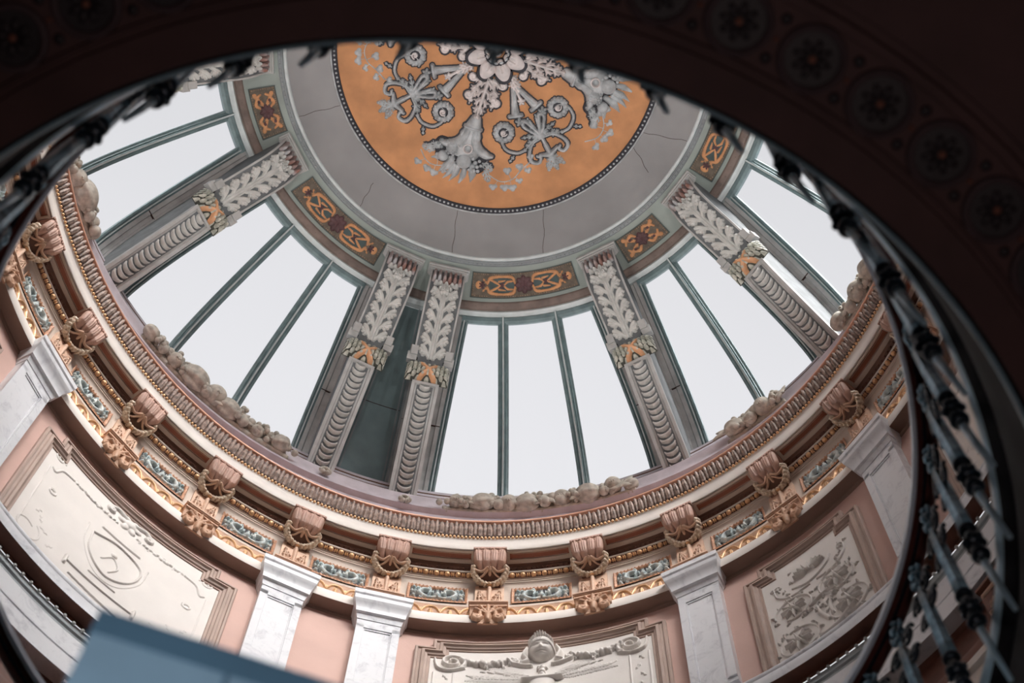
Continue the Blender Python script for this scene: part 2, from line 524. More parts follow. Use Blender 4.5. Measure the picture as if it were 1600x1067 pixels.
class Curve:
    """smooth (R,z) curve with arc length and the normal facing the hall"""
    def __init__(s, pts, n=160):
        P = bez(pts, n); d = np.r_[0, np.cumsum(np.hypot(*np.diff(P, axis=0).T))]
        s.P = P; s.d = d; s.L = d[-1]
        T = np.gradient(P, axis=0); T /= np.linalg.norm(T, axis=1)[:, None]
        N = np.c_[T[:, 1], -T[:, 0]]
        if N[:, 0].mean() > 0: N = -N
        s.N = N
    def at(s, v):
        return (np.interp(v, s.d, s.P[:, 0]), np.interp(v, s.d, s.P[:, 1]), np.interp(v, s.d, s.N[:, 0]), np.interp(v, s.d, s.N[:, 1]))
    def map(s, phi):
        c, q = math.cos(rad(phi)), math.sin(rad(phi))
        def f(u, v, h):
            R, z, nr, nz = s.at(v); R = R + nr * h; z = z + nz * h
            return np.c_[R * c + u * q, R * q - u * c, z]
        return f
    def sweep(s, phi, section, v0=0, v1=None, n=24):
        """closed (t,h) section run along the curve in the frame of phi"""
        v = np.linspace(v0, s.L if v1 is None else v1, n); k = len(section)
        f = s.map(phi); S = np.array(section)
        V = f(np.tile(S[:, 0], n), np.repeat(v, k), np.tile(S[:, 1], n))
        F = gridfaces(n, k, False, True); F += [tuple(range(k)), tuple((n - 1) * k + i for i in reversed(range(k)))]
        return V, F

def ident(*a): return a

# ------------------------------------------------------------------ object helpers
def empty(name, loc=(0, 0, 0), rotz=0.0):
    o = bpy.data.objects.new(name, None); COL.objects.link(o)
    o.location = loc; o.rotation_euler = (0, 0, rotz); o.empty_display_size = 0.2
    return o
def tag(o, label, cat, group=None, kind=None):
    o['label'] = label; o['category'] = cat
    if group: o['group'] = group
    if kind: o['kind'] = kind
    return o
def struct(o):
    o['kind'] = 'structure'; return o
def clone(root, rot, label=None):
    """copy of a thing built at azimuth A, turned by rot degrees about the rotunda's axis"""
    def cp(o, par):
        c = o.copy(); COL.objects.link(c); c.parent = par
        for ch in o.children: cp(ch, c)
        return c
    kids = list(root.children)
    r = root.copy(); COL.objects.link(r)
    Rm = Matrix.Rotation(rad(rot), 4, 'Z')
    r.location = Rm @ Vector(root.location)
    r.rotation_euler = (0, 0, root.rotation_euler.z + rad(rot))
    if label: r['label'] = label
    for k in kids: cp(k, r)
    return r
def thing(name, phi, R, z, label, cat, group=None):
    """Empty standing on the rotunda's frame at (phi,R,z); parts are given in world space"""
    o = empty(name, fr(phi, R, z)); tag(o, label, cat, group); return o
def attach(o, root):
    """keep world position while parenting"""
    o.parent = root
    me = o.data
    me.transform(Matrix.Translation(-Vector(root.location)))
    return o
def tpart(root, name, VF, m, smooth=True, sharp=40):
    V = np.asarray(VF[0], float) - np.array(root.location)[None]
    return mk(name, V, VF[1], m, root, smooth, sharp)
def spart(root, par, name, VF, m, smooth=True, sharp=40):
    V = np.asarray(VF[0], float) - np.array(root.location)[None]
    return mk(name, V, VF[1], m, par, smooth, sharp)
def mb_join(*VFs):
    m = MB()
    for v in VFs: m.add(*v)
    return np.concatenate(m.V), m.F

def lerp(a, b, t): return a + (b - a) * t
#==BODY==

# ================================================================== THE SETTING
WIDE = 'wide'; NARROW = 'narrow'; NICHEK = 'niche'
PIERS = [-22.8, -10.8, 28.5, 55.4, 94.75, 106.9, 146.2, 172.8, 212.0, 224.2, 265.5, 294.0]
KIND = [NICHEK, WIDE, NARROW, WIDE, NICHEK, WIDE, NARROW, WIDE, NICHEK, WIDE, NARROW, WIDE]
MODS = [2.0, 15.3, 28.67, 41.99, 55.41, 68.37, 81.61, 94.75, 106.91, 119.79, 132.96, 146.12, 159.03, 172.3]

# --- cupola
struct(MB().add(*lathe([(0.001, 27.62), (0.8, 27.62), (1.6, 27.61), (2.36, 27.585)], step=3)).build('ceiling', GOLDORANGE, sharp=0))
b = MB()
b.add(*lathe([(2.36, 27.60), (2.35, 27.575), (2.365, 27.56), (2.415, 27.555), (2.43, 27.56), (2.43, 27.60)]))
struct(b.build('trim_1', DARKBLUE))
b = MB()
for i in range(230):
    a = 2 * PI * i / 230
    b.add(*ellipsoid((2.392 * math.cos(a), 2.392 * math.sin(a), 27.553), 0.017, 0.017, 0.012, 7, 4))
b.add(*lathe([(2.43, 27.56), (2.437, 27.548), (2.448, 27.548), (2.455, 27.56)], step=2))
bead_ring = b.build('bead_ring', SILVER); bead_ring.parent = bpy.data.objects['trim_1']
b = MB()
b.add(*lathe([(2.455, 27.57), (2.6, 27.55), (2.8, 27.50), (2.95, 27.44), (3.06, 27.355)], step=2))
ring = struct(b.build('ceiling_ring', GREYPL, sharp=0))
# hairline cracks in the plain ring
b = MB()
for (ra, aa, rb, ab) in ((3.06, 94.9, 2.46, 96.3), (3.06, 69.2, 2.46, 66.0), (3.06, 154.4, 2.46, 153.0), (3.06, 16.6, 2.46, 21.0), (2.85, 30.5, 2.46, 27.2), (3.06, 124, 2.7, 125.5)):
    P = []
    for k in range(9):
        t = k / 8; r = lerp(ra, rb, t); a = rad(lerp(aa, ab, t) + (0.22 * math.sin(k * 1.3 + aa)) * (0 < k < 8))
        zz = np.interp(r, [2.455, 2.6, 2.8, 2.95, 3.06], [27.57, 27.55, 27.50, 27.44, 27.355])
        P.append((r * math.cos(a), r * math.sin(a), zz - 0.001))
    b.add(*tube(P, 0.0035, 5))
crack = b.build('crack', DARKBROWN); crack.parent = ring
b = MB(); b.add(*lathe([(3.06, 27.355)] + arc(3.09, 27.34, 0.028, 180, 340, 8) + [(3.118, 27.36)], step=2))
struct(b.build('trim_2', TEALL))
b = MB(); b.add(*lathe([(3.118, 27.36), (3.125, 27.335), (3.14, 27.335), (3.15, 27.35), (3.185, 27.34), (3.195, 27.32)], step=2))
for i in range(300):
    a = 2 * PI * i / 300
    b.add(*ellipsoid((3.167 * math.cos(a), 3.167 * math.sin(a), 27.335), 0.013, 0.013, 0.012, 6, 4))
struct(b.build('trim_3', STONED))
b = MB(); b.add(*lathe([(3.195, 27.32), (3.24, 27.305), (3.70, 27.245), (3.72, 27.235)], step=2))
struct(b.build('trim_4', FRIEZEG))
b = MB(); b.add(*lathe([(3.72, 27.235), (3.725, 27.20), (3.74, 27.185), (3.82, 27.175), (3.83, 27.195), (3.85, 27.20)], step=2))
for i in range(150):
    a = 2 * PI * i / 150 + 0.01
    b.add(*ellipsoid((3.78 * math.cos(a), 3.78 * math.sin(a), 27.178), 0.010, 0.010, 0.006, 6, 4))
struct(b.build('trim_5', BROWNBAND))
b = MB(); b.add(*lathe([(3.85, 27.21), (3.86, 27.17), (3.90, 27.165), (3.905, 27.19), (3.94, 27.18), (3.955, 27.21), (4.02, 27.23), (4.1, 27.5)], step=2))
struct(b.build('trim_6', TEALL))
# dome shell closing the cupola from outside
b = MB(); b.add(*lathe([(0.001, 28.3), (1.5, 28.2), (3.0, 27.8), (4.1, 27.5)], step=6))
struct(b.build('roof', FRIEZEG))

# --- window wall of the dome
Rz = lambda z: 3.98 + 1.176 * (27.2 - z) - .135 * (27.2 - z) ** 2 - .0148 * (27.2 - z) ** 3
WCURVE = Curve([(Rz(z) - (0.0 if z > 24.8 else 0.0), z) for z in (27.2, 26.8, 26.4, 26.0, 25.5, 25.0, 24.62)])
WL = WCURVE.L
def surf_seg(curve, a0, a1, off0, off1, v0=0, v1=None, step=2.0, n=20):
    """closed shell slice between azimuths a0..a1 (edges in the radial planes)"""
    v = np.linspace(v0, curve.L if v1 is None else v1, n)
    R, z, nr, nz = curve.at(v)
    pr = [(r + q * off1, zz + w * off1) for r, zz, q, w in zip(R, z, nr, nz)] + [(r + q * off0, zz + w * off0) for r, zz, q, w in list(zip(R, z, nr, nz))[::-1]]
    return lathe(pr, a0, a1, step, close=True)

def edge_angle(p, t, R):
    """azimuth of a point t to the side of pier p at radius R (positive t = towards smaller azimuth)"""
    return p - math.degrees(math.atan2(t, R))
def span_shell(pa, ta, pb, tb, off, v0=0, v1=None, n=22, m=9):
    """surface between the side of pier pa (t=ta) and the side of pier pb (t=tb)"""
    v = np.linspace(v0, WL if v1 is None else v1, n)
    R, z, nr, nz = WCURVE.at(v); R = R + nr * off; z = z + nz * off
    V = []
    for r, zz in zip(R, z):
        A = edge_angle(pa, ta, r); B = edge_angle(pb, tb, r)
        rA = math.hypot(r, ta)
        for k in range(m):
            a = rad(lerp(A, B, k / (m - 1)))
            V.append((rA * math.cos(a), rA * math.sin(a), zz))
    return V, gridfaces(n, m)

PW = 0.35      # half width of a pier
NW = 0.22      # on its side next to a niche
SEC_EDGE = [(-0.05, -0.03), (-0.05, 0.05), (-0.035, 0.065), (-0.018, 0.045), (0.008, 0.045), (0.022, 0.075), (0.05, 0.075), (0.05, -0.03)]
SEC_MULL = [(t * 1.65, h) for t, h in [(-0.048, -0.02), (-0.048, 0.03), (-0.030, 0.035), (-0.026, 0.06), (-0.014, 0.05), (-0.010, 0.095), (0.010, 0.095), (0.014, 0.05), (0.026, 0.06), (0.030, 0.035), (0.048, 0.03), (0.048, -0.02)]]
SEC_RIDGE = [(-0.010, 0.09), (-0.010, 0.10), (0.010, 0.10), (0.010, 0.09)]
SEC_RIDGE2 = [(0.030, 0.07), (0.030, 0.083), (0.045, 0.083), (0.045, 0.07)]
wn = 0
for i, p in enumerate(PIERS):
    q = PIERS[(i + 1) % len(PIERS)] + (360 if i == len(PIERS) - 1 else 0)
    # pier slab with a raised strip each side
    b = MB()
    tl = -(NW if KIND[i] == NICHEK else PW); tr = NW if KIND[i - 1] == NICHEK else PW
    b.add(*WCURVE.sweep(p, [(tl, -0.12), (tl, 0.05), (tl + .06, 0.05), (tl + .075, 0.025), (tr - .075, 0.025), (tr - .06, 0.05), (tr, 0.05), (tr, -0.12)], n=30))
    b.add(*WCURVE.sweep(p, [(-0.215, 0.0), (-0.215, 0.06), (0.215, 0.06), (0.215, 0.0)], v0=0.3, n=30))
    pier = struct(b.build('wall_pier', STONE))
    # joints in the stone
    b = MB()
    for v in (WL * 0.58,):
        for t0, t1 in ((tl, -0.2), (0.2, tr)):
            b.add(*WCURVE.sweep(p, [(t0, 0.03), (t0, 0.062), (t1, 0.062), (t1, 0.03)], v0=v, v1=v + 0.008, n=2))
    j = b.build('stone_joint', DARKBROWN); j.parent = pier
    if KIND[i] == NICHEK:
        V, F = span_shell(q, NW, p, -NW, -0.06)
        back = mk('wall_niche', V, F, NICHE, sharp=0); struct(back)
        b = MB()
        for (pp, t) in ((q, NW), (p, -NW)):
            sg = 1 if t > 0 else -1
            b.add(*WCURVE.sweep(pp, [(t - 0.01 * sg, -0.06), (t - 0.01 * sg, 0.03), (t + 0.035 * sg, 0.03), (t + 0.05 * sg, 0.0), (t + 0.05 * sg, -0.06)], n=26))
            b.add(*WCURVE.sweep(pp, [(t + 0.07 * sg, -0.06), (t + 0.07 * sg, -0.03), (t + 0.095 * sg, -0.03), (t + 0.095 * sg, -0.06)], n=26))
        fm = b.build('panel_moulding', STONED); fm.parent = back
        b = MB()
        V, F = span_shell(q, NW, p, -NW, -0.055, v0=WL * 0.52, v1=WL * 0.524, n=2)
        b.add(V, F); jj = b.build('panel_joint', DARKBROWN); jj.parent = back
        # dark lintel block between the two brackets
        continue
    wn += 1
    win = empty('window_%d' % wn, fr((p + q) / 2, 5.2, 25.6)); struct(win)
    nm = 2 if KIND[i] == WIDE else 1
    mid = (p + q) / 2
    if nm == 2:
        half = (q - p) / 2; mull = [mid - 5.75, mid + 5.75]
    else:
        mull = [mid]
    b = MB()
    b.add(*WCURVE.sweep(p, [(-PW - s_ - .05, h_) for s_, h_ in SEC_EDGE], n=30))
    b.add(*WCURVE.sweep(q, [(PW + s_ + .05, h_) for s_, h_ in SEC_EDGE], n=30))
    V, F = lathe([(Rz(27.2) + .02, 27.23), (3.94, 27.15), (3.98, 27.10), (4.03, 27.10), (4.08, 27.2)], edge_angle(p, -PW, 4), edge_angle(q, PW, 4), 2, close=True)
    b.add(V, F)
    R0 = Rz(24.62)
    V, F = lathe([(R0 - .07, 24.55), (R0 - .07, 24.63), (R0 - .045, 24.66), (R0 + .01, 24.68), (R0 + .05, 24.68), (R0 + .05, 24.55)], edge_angle(p, -PW, R0), edge_angle(q, PW, R0), 2, close=True)
    b.add(V, F)
    fobj = tpart(win, 'frame', (np.concatenate(b.V), b.F), TEAL)
    b = MB()
    b.add(*WCURVE.sweep(p, [(-PW - s_ - .0, h_ - .004) for s_, h_ in SEC_RIDGE2], n=30))
    b.add(*WCURVE.sweep(q, [(PW + s_ + .0, h_ - .004) for s_, h_ in SEC_RIDGE2], n=30))
    spart(win, fobj, 'pale_bead', (np.concatenate(b.V), b.F), TEALL)
    for mm in mull:
        mo = tpart(win, 'mullion', WCURVE.sweep(mm, SEC_MULL, n=34), TEAL)
        spart(win, mo, 'glazing_bead', WCURVE.sweep(mm, SEC_RIDGE, n=34), TEALL)
    edges = [(p, -PW)] + [(mm, None) for mm in mull] + [(q, PW)]
    for k in range(len(edges) - 1):
        (pa, ta), (pb, tb) = edges[k], edges[k + 1]
        ta = -0.0 if ta is None else ta; tb = 0.0 if tb is None else tb
        V, F = span_shell(pb, tb, pa, ta, 0.0, n=16, m=6)
        tpart(win, 'pane', (V, F), GLASS, sharp=0)

# --- attic under the windows
b = MB()
b.add(*lathe([(5.60, 21.95), (5.62, 23.45)], step=2))
struct(b.build('wall_attic', LAV))
b = MB()
b.add(*lathe([(5.62, 23.45), (5.54, 23.47), (5.54, 23.52), (5.57, 23.55), (5.57, 23.75), (5.55, 23.78), (5.55, 23.83), (5.60, 23.87), (5.60, 23.96), (5.66, 24.0), (5.66, 24.2), (5.70, 24.25), (5.70, 24.42), (5.80, 24.5), (5.80, 24.56), (5.9, 24.57), (6.1, 24.57)], step=2))
struct(b.build('trim_7', LAV))
b = MB()
for (r0, z0) in ((5.665, 24.08), (5.697, 24.28), (5.585, 23.80)):
    b.add(*lathe([(r0, z0), (r0 - .012, z0 + .004), (r0 - .012, z0 + .03), (r0, z0 + .034)], step=2))
struct(b.build('trim_25', WARMBROWN))

# --- main cornice, from the lip downwards
b = MB()
b.add(*lathe([(5.60, 21.95), (5.3, 21.945), (5.02, 21.94)] + arc(5.015, 21.905, 0.024, 90, 270, 8) + [(5.03, 21.875)], step=1.5))
struct(b.build('trim_8', COPPER))
b = MB(); b.add(*lathe([(5.03, 21.875), (5.025, 21.84), (5.045, 21.76), (5.075, 21.70), (5.09, 21.65), (5.11, 21.64)], step=1.5))
eggtrim = struct(b.build('trim_9', DARKBROWN))
# leaf-and-dart carving: one unit, repeated round the whole ring
NE = 264
seg = 2 * PI * 5.06 / NE
r = Relief(-seg / 2, seg / 2, 0.0, 0.225, seg / 16)
r.stroke(bez([(0, 0.205), (0, 0.12), (0.0, 0.03)], 10), [0.030, 0.036, 0.016], [0.020, 0.034, 0.020])
r.stroke(bez([(-seg / 2, 0.20), (-seg * .46, 0.1), (-seg / 2, 0.02)], 8), [0.014, 0.018, 0.02], [0.015, 0.02, 0.03])
r.stroke(bez([(seg / 2, 0.20), (seg * .46, 0.1), (seg / 2, 0.02)], 8), [0.014, 0.018, 0.02], [0.015, 0.02, 0.03])
r.groove([(0, 0.2), (0, 0.05)], 0.007, 0.012)
pro = Curve([(5.025, 21.875), (5.028, 21.82), (5.05, 21.75), (5.078, 21.69), (5.095, 21.65)], 40)
r.y = r.y * pro.L / 0.225
V0, F0 = r.mesh(lambda u, v, h: np.c_[u, v, h])
b = MB()
for k in range(NE):
    a = 2 * PI * k / NE
    R, z, nr, nz = pro.at(V0[:, 1])
    R = R + nr * V0[:, 2]; z = z + nz * V0[:, 2]; aa = a + V0[:, 0] / 5.06
    b.add(np.c_[R * np.cos(aa), R * np.sin(aa), z], F0)
o = b.build('leaf_and_dart_carving', EGG, sharp=0); o.parent = eggtrim
b = MB()
NB = 660
for i in range(NB):
    a = 2 * PI * i / NB
    b.add(*ellipsoid((5.10 * math.cos(a), 5.10 * math.sin(a), 21.622), 0.021, 0.021, 0.021, 7, 5))
o = b.build('gilt_beads', GILT); o.parent = eggtrim
b = MB(); b.add(*lathe([(5.11, 21.64), (5.115, 21.60), (5.125, 21.585), (5.14, 21.48), (5.145, 21.40), (5.155, 21.385), (5.165, 21.385), (5.17, 21.40), (5.34, 21.40)], step=1.5))
struct(b.build('trim_10', CREAM))
b = MB(); b.add(*lathe([(5.34, 21.40), (5.34, 21.35), (5.36, 21.33), (5.36, 21.30), (5.39, 21.28), (5.395, 21.25), (5.41, 21.245)], step=1.5))
dk = struct(b.build('trim_11', WARMBROWN))
b = MB()
for i in range(520):
    a = 2 * PI * i / 520
    b.add(*ellipsoid((5.375 * math.cos(a), 5.375 * math.sin(a), 21.29), 0.016, 0.016, 0.016, 6, 4))
o = b.build('small_beads', BROWN); o.parent = dk
struct(MB().add(*lathe([(5.405, 21.255), (5.385, 21.25), (5.385, 21.232), (5.40, 21.225)], step=1.5)).build('trim_24', CREAM))
b = MB(); b.add(*lathe([(5.40, 21.225), (5.435, 21.22), (5.435, 21.14)], step=1.5))
struct(b.build('trim_12', BROWN))
b = MB()
NR = 256
for i in range(NR):
    a = 2 * PI * i / NR
    for k, (rr, w) in enumerate(((0.036, 0.038), (0.027, 0.012), (0.027, 0.012), (0.027, 0.012))):
        aa = a + (0, 0.0102, 0.0145, -0.0102)[k] * 1.0
        c, s_ = math.cos(aa), math.sin(aa)
        A = [[c, -s_, 0], [s_, c, 0], [0, 0, 1]]
        b.add(*ellipsoid((5.412 * c, 5.412 * s_, 21.18), rr, w, rr, 8, 5, A))
o = b.build('gilt_bead_and_reel', GILT); o.parent = bpy.data.objects['trim_12']
b = MB(); b.add(*lathe([(5.435, 21.16), (5.435, 21.14), (5.45, 21.135), (5.45, 21.115), (5.462, 21.11), (5.462, 21.09), (5.48, 21.08), (5.495, 21.05), (5.50, 21.0), (5.50, 20.52), (5.49, 20.50), (5.475, 20.49), (5.475, 20.44)], step=1.5))
struct(b.build('trim_13', CREAM2))
b = MB(); b.add(*lathe([(5.475, 20.44), (5.485, 20.42), (5.48, 20.18), (5.45, 20.15)], step=1.5))
gt = struct(b.build('trim_14', CARVED))
# gilt leaf frieze below the frieze panels
NL = 150; seg = 2 * PI * 5.48 / NL
r = Relief(-seg / 2, seg / 2, 0, 0.25, 0.0085)
r.stroke(bez([(-seg / 2, 0.05), (-seg * .3, 0.17), (0, 0.21), (seg * .3, 0.17), (seg / 2, 0.05)], 16), 0.012, 0.024)
r.leaf(0, 0.03, PI / 2, 0.13, 0.05, 0.03, 3)
r.blob(-seg / 2, 0.12, 0.022, 0.025); r.blob(seg / 2, 0.12, 0.022, 0.025)
for k in range(5): r.blob(-seg / 2 + seg * (k + .5) / 5, 0.02, 0.015, 0.022)
V0, F0 = r.mesh(lambda u, v, h: np.c_[u, v, h])
b = MB()
for k in range(NL):
    aa = 2 * PI * k / NL + V0[:, 0] / 5.48; R = 5.482 - V0[:, 2] - 0.02 * (0.25 - V0[:, 1])
    b.add(np.c_[R * np.cos(aa), R * np.sin(aa), 20.17 + V0[:, 1]], F0)
o = b.build('gilt_leaf_carving', GILT, sharp=0); o.parent = gt
b = MB(); b.add(*lathe([(5.45, 20.15), (5.435, 20.14), (5.43, 20.13), (5.43, 19.97), (5.44, 19.95), (5.44, 19.95)], step=1.5))
struct(b.build('trim_15', CREAM))
b = MB(); b.add(*lathe([(5.44, 19.95), (5.50, 19.955), (5.59, 19.96), (5.60, 19.93), (5.62, 19.92)], step=1.5))
struct(b.build('trim_16', TAUPE))
# --- wall drum
b = MB(); b.add(*lathe([(5.62, 19.95), (5.62, 17.36)], step=1.5))
struct(b.build('wall_drum', PINK, sharp=0))
b = MB(); b.add(*lathe([(5.62, 17.42), (5.60, 17.40), (5.60, 17.36)] + arc(5.56, 17.30, 0.055, 60, 280, 10) + [(5.56, 17.22), (5.50, 17.20), (5.50, 17.17), (5.47, 17.15), (5.45, 17.12), (5.45, 17.02), (5.46, 16.96)], step=1.5))
struct(b.build('trim_17', MARBLE))
b = MB(); b.add(*lathe([(5.46, 16.96), (5.60, 16.95), (5.60, 16.88)], step=1.5))
struct(b.build('trim_18', BROWN))
b = MB()
for i in range(300):
    b.add(*ellipsoid(fr(360 * i / 300, 5.575, 16.83), 0.022, 0.022, 0.030, 7, 5))
dn = b.build('pale_beads', STONE, sharp=0); dn.parent = bpy.data.objects['trim_18']
b = MB(); b.add(*lathe([(5.61, 16.88), (5.61, 16.77), (5.61, 16.78), (5.58, 16.77), (5.58, 16.72), (5.60, 16.70), (5.60, 16.66)], step=1.5))
struct(b.build('trim_19', STONED))
b = MB(); b.add(*lathe([(5.60, 16.66), (5.60, 16.36), (5.58, 16.35), (5.58, 16.32), (5.595, 16.31), (5.595, 16.28), (5.57, 16.27), (5.57, 16.05), (5.55, 16.04), (5.55, 15.95), (5.7, 15.94)], step=1.5))
struct(b.build('wall_marble_band', MARBLE))
b = MB(); b.add(*lathe([(5.7, 15.94), (5.75, 15.9), (5.75, 15.3), (5.6, 15.28), (5.58, 15.2), (5.6, 15.1)], step=1.5))
struct(b.build('trim_20', BROWN))
b = MB(); b.add(*lathe([(5.6, 15.1), (5.55, 15.05), (5.55, 14.95), (5.6, 14.93), (5.6, 14.7), (5.56, 14.68), (5.56, 14.6), (5.62, 14.58)], step=1.5))
struct(b.build('trim_21', CREAM))
b = MB(); b.add(*lathe([(5.62, 14.58), (5.62, 13.2), (5.58, 13.18), (5.58, 13.1), (5.62, 13.08), (5.62, 9.3)], step=1.5))
struct(b.build('wall_gallery', MARBLE))

STEELB = mat('dull_blue_edge', (130, 158, 172), rough=0.4, var=0.2)
# --- gallery slab with the round opening, seen from below
b = MB()
b.add(*lathe([(3.10, 9.28), (3.10, 9.20), (3.16, 9.12), (3.14, 9.0), (3.15, 8.5), (3.20, 8.3), (3.19, 8.06), (3.215, 8.0)], step=1.5))
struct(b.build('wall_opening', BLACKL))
b = MB(); b.add(*lathe([(3.13, 9.32), (3.085, 9.31), (3.07, 9.27), (3.085, 9.22), (3.11, 9.19)], step=1.5))
struct(b.build('trim_22', PALEIRON))
b = MB(); b.add(*lathe([(3.192, 8.10), (3.172, 8.075), (3.176, 8.045), (3.195, 8.03)], step=1.5))
struct(b.build('trim_23', STEELB))
b = MB(); b.add(*lathe([(3.215, 8.0), (3.385, 8.0), (3.39, 8.025), (3.42, 8.03), (3.425, 8.0), (3.435, 8.0)], step=1.5))
b.add(*lathe([(3.435, 8.0), (3.44, 8.03), (3.74, 8.03), (3.745, 8.0), (3.79, 8.0), (3.80, 8.03), (3.84, 8.03), (3.845, 8.0), (9.0, 8.0)], step=3))
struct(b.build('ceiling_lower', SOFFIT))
b = MB(); b.add(*lathe([(3.13, 9.32), (5.62, 9.32)], step=3))
struct(b.build('floor_gallery', FLOORM))
b = MB(); b.add(*lathe([(9.0, 8.0), (9.0, -1.6)], step=6))
struct(b.build('wall_lower', DARKWALL))
b = MB(); b.add(*lathe([(9.0, -1.6), (0.001, -1.6)], step=6))
struct(b.build('floor', FLOORM))

# ================================================================== THINGS OF THE DOME
BC = Curve([(3.30, 27.22), (3.33, 27.0), (3.40, 26.7), (3.55, 26.4), (3.9, 26.1), (4.2, 25.85), (4.43, 25.6), (4.62, 25.2), (5.05, 24.6), (5.5, 24.0), (5.62, 23.86)])
def vof(R):      # arc length at which the bracket front reaches radius R
    return float(np.interp(R, BC.P[:, 0], BC.d))

def make_bracket(phi, label):
    root = thing('dome_bracket', phi, 4.6, 24.6, label, 'bracket', 'carved brackets round the dome')
    f = BC.map(phi)
    # body
    front = [tuple(p) for p in BC.P[::8]]
    back = [(5.95, 24.2)] + [(R + .05, z) for R, z in WCURVE.P[::-1][::12]] + [(4.0, 27.33), (3.32, 27.31)]
    b = MB()
    b.add(*prism(phi, front + back, -0.185, 0.185))
    fr2 = [tuple(p) for p in BC.P if p[0] < 4.28][::6]
    b.add(*prism(phi, fr2 + [(4.5, 26.2), (4.0, 27.32), (3.32, 27.31)], -0.235, 0.235))
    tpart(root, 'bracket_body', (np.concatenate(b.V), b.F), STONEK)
    # capital: abacus with a thick top moulding
    b = MB()
    for (a, c_, h) in ((0.0, 0.05, 0.075), (0.05, 0.09, 0.055), (0.09, 0.12, 0.035)):
        b.add(*BC.sweep(phi, [(-0.235 - h, -0.1), (-0.235 - h, h), (0.235 + h, h), (0.235 + h, -0.1)], v0=a, v1=c_, n=3))
    for sg in (-1, 1):
        b.add(*BC.sweep(phi, [(sg * 0.235, -0.02), (sg * 0.235, 0.02), (sg * 0.262, 0.02), (sg * 0.262, -0.02)], v0=0.1, v1=vof(4.22), n=20))
    tpart(root, 'capital_moulding', (np.concatenate(b.V), b.F), STONE)
    # fluted tongues
    for k in range(6):
        t = -0.19 + 0.076 * k
        r = Relief(t - .036, t + .036, 0.11, 0.50, 0.008)
        r.stroke([(t, 0.15), (t, 0.30), (t, 0.45)], [0.024, 0.030, 0.034], [0.05, 0.08, 0.13])
        tpart(root, 'tongue', r.mesh(f), TINTED, sharp=0)
    # calyx leaf and acanthus panel
    v1 = vof(4.26)
    r = Relief(-0.23, 0.23, 0.42, v1 + 0.02, 0.0085)
    yc = 0.58
    for k, (x, a) in enumerate(((-0.15, 2.5), (-0.085, 2.0), (0, PI / 2), (0.085, 1.14), (0.15, .64))):
        r.leaf(x * 0.4, yc + 0.16, a - PI, 0.22, 0.07, 0.10, 3)
        r.blob(x, yc - 0.05, 0.035, 0.085)
    r.stroke([(0, yc + .1), (0, v1)], [0.022, 0.018, 0.03], [0.04, 0.05, 0.06])
    r.stroke([(-0.03, yc + .2), (-0.045, v1)], 0.010, 0.03); r.stroke([(0.03, yc + .2), (0.045, v1)], 0.010, 0.03)
    nL = 6
    for k in range(nL):
        y = lerp(yc + 0.26, v1 - 0.02, k / (nL - 1))
        for sg in (-1, 1):
            q = bez([(sg * 0.03, y), (sg * 0.08, y - 0.07), (sg * 0.12, y - 0.13), (sg * 0.165, y - 0.155)], 12)
            r.stroke(q, [0.022, 0.034, 0.028], [0.035, 0.07, 0.085])
            for (ax, ay) in ((0.125, -0.045), (0.160, -0.085), (0.185, -0.13), (0.14, -0.20)):
                r.stroke([(sg * 0.08, y - 0.06), (sg * ax, y + ay + .02)], [0.018, 0.022], [0.04, 0.06])
            r.groove(q[:-2], 0.006, 0.02)
    tpart(root, 'acanthus_panel', r.mesh(f), STONEL, sharp=0)
    for sg in (-1, 1):
        b = MB()
        c = f(np.array([sg * 0.26]), np.array([v1 - 0.08]), np.array([0.0]))[0]
        b.add(*BC.sweep(phi, [(sg * 0.2, -0.12), (sg * 0.2, 0.05), (sg * 0.30, 0.05), (sg * 0.31, 0.03), (sg * 0.31, -0.12)], v0=v1 - .16, v1=v1 - .02, n=5))
        b.add(*BC.sweep(phi, [(sg * 0.2, -0.12), (sg * 0.2, 0.02), (sg * 0.34, 0.02), (sg * 0.34, -0.12)], v0=v1 - .06, v1=v1 + 0.06, n=4))
        tpart(root, 'side_scroll', (np.concatenate(b.V), b.F), STONE)
    # wreath of overlapping leaves with a crossed ribbon
    vc = vof(4.43) + 0.02; hw = 0.165
    r = Relief(-0.315, 0.315, vc - hw, vc + hw, 0.0075)
    X, Y = np.meshgrid(r.x, r.y, indexing='ij')
    e = np.clip(1 - ((Y - vc) / hw) ** 2, 0, 1) ** .5 * np.clip(1 - (np.abs(X) / 0.315) ** 6, 0, 1) ** .5
    base = 0.17 * e
    r.H = np.zeros_like(base)
    for i in range(-5, 6):
        for j in range(-3, 4):
            x = i * 0.062; y = vc + (j + 0.5 * (i % 2)) * 0.078
            r.blob(x + 0.012 * np.sign(i), y, 0.036, 0.080, ry=0.022, rot=0.35 * np.sign(i * (j + .3)))
    Hb = r.H.copy()
    r.H = np.where(base > 0.02, base - 0.02, 0)
    wr = tpart(root, 'wreath', r.mesh(f), LEAFSHADE, sharp=0)  # dark bulge paints the shade between the wreath's leaves
    r.H = np.where((base > 0.02) & (Hb > 0.012), base - 0.02 + Hb * np.clip(base / 0.1, 0, 1), 0)
    spart(root, wr, 'wreath_leaves', r.mesh(f, sink=-0.01), WREATHG, sharp=0)
    r2 = Relief(-0.16, 0.16, vc - hw, vc + hw, 0.0075)
    r2.stroke(bez([(-0.12, vc + hw), (0, vc + .05), (0.12, vc - .10)], 14), 0.024, 0.02, p=0.2)
    r2.stroke(bez([(0.12, vc + hw), (0, vc + .05), (-0.12, vc - .10)], 14), 0.024, 0.028, p=0.2)
    X, Y = np.meshgrid(r2.x, r2.y, indexing='ij')
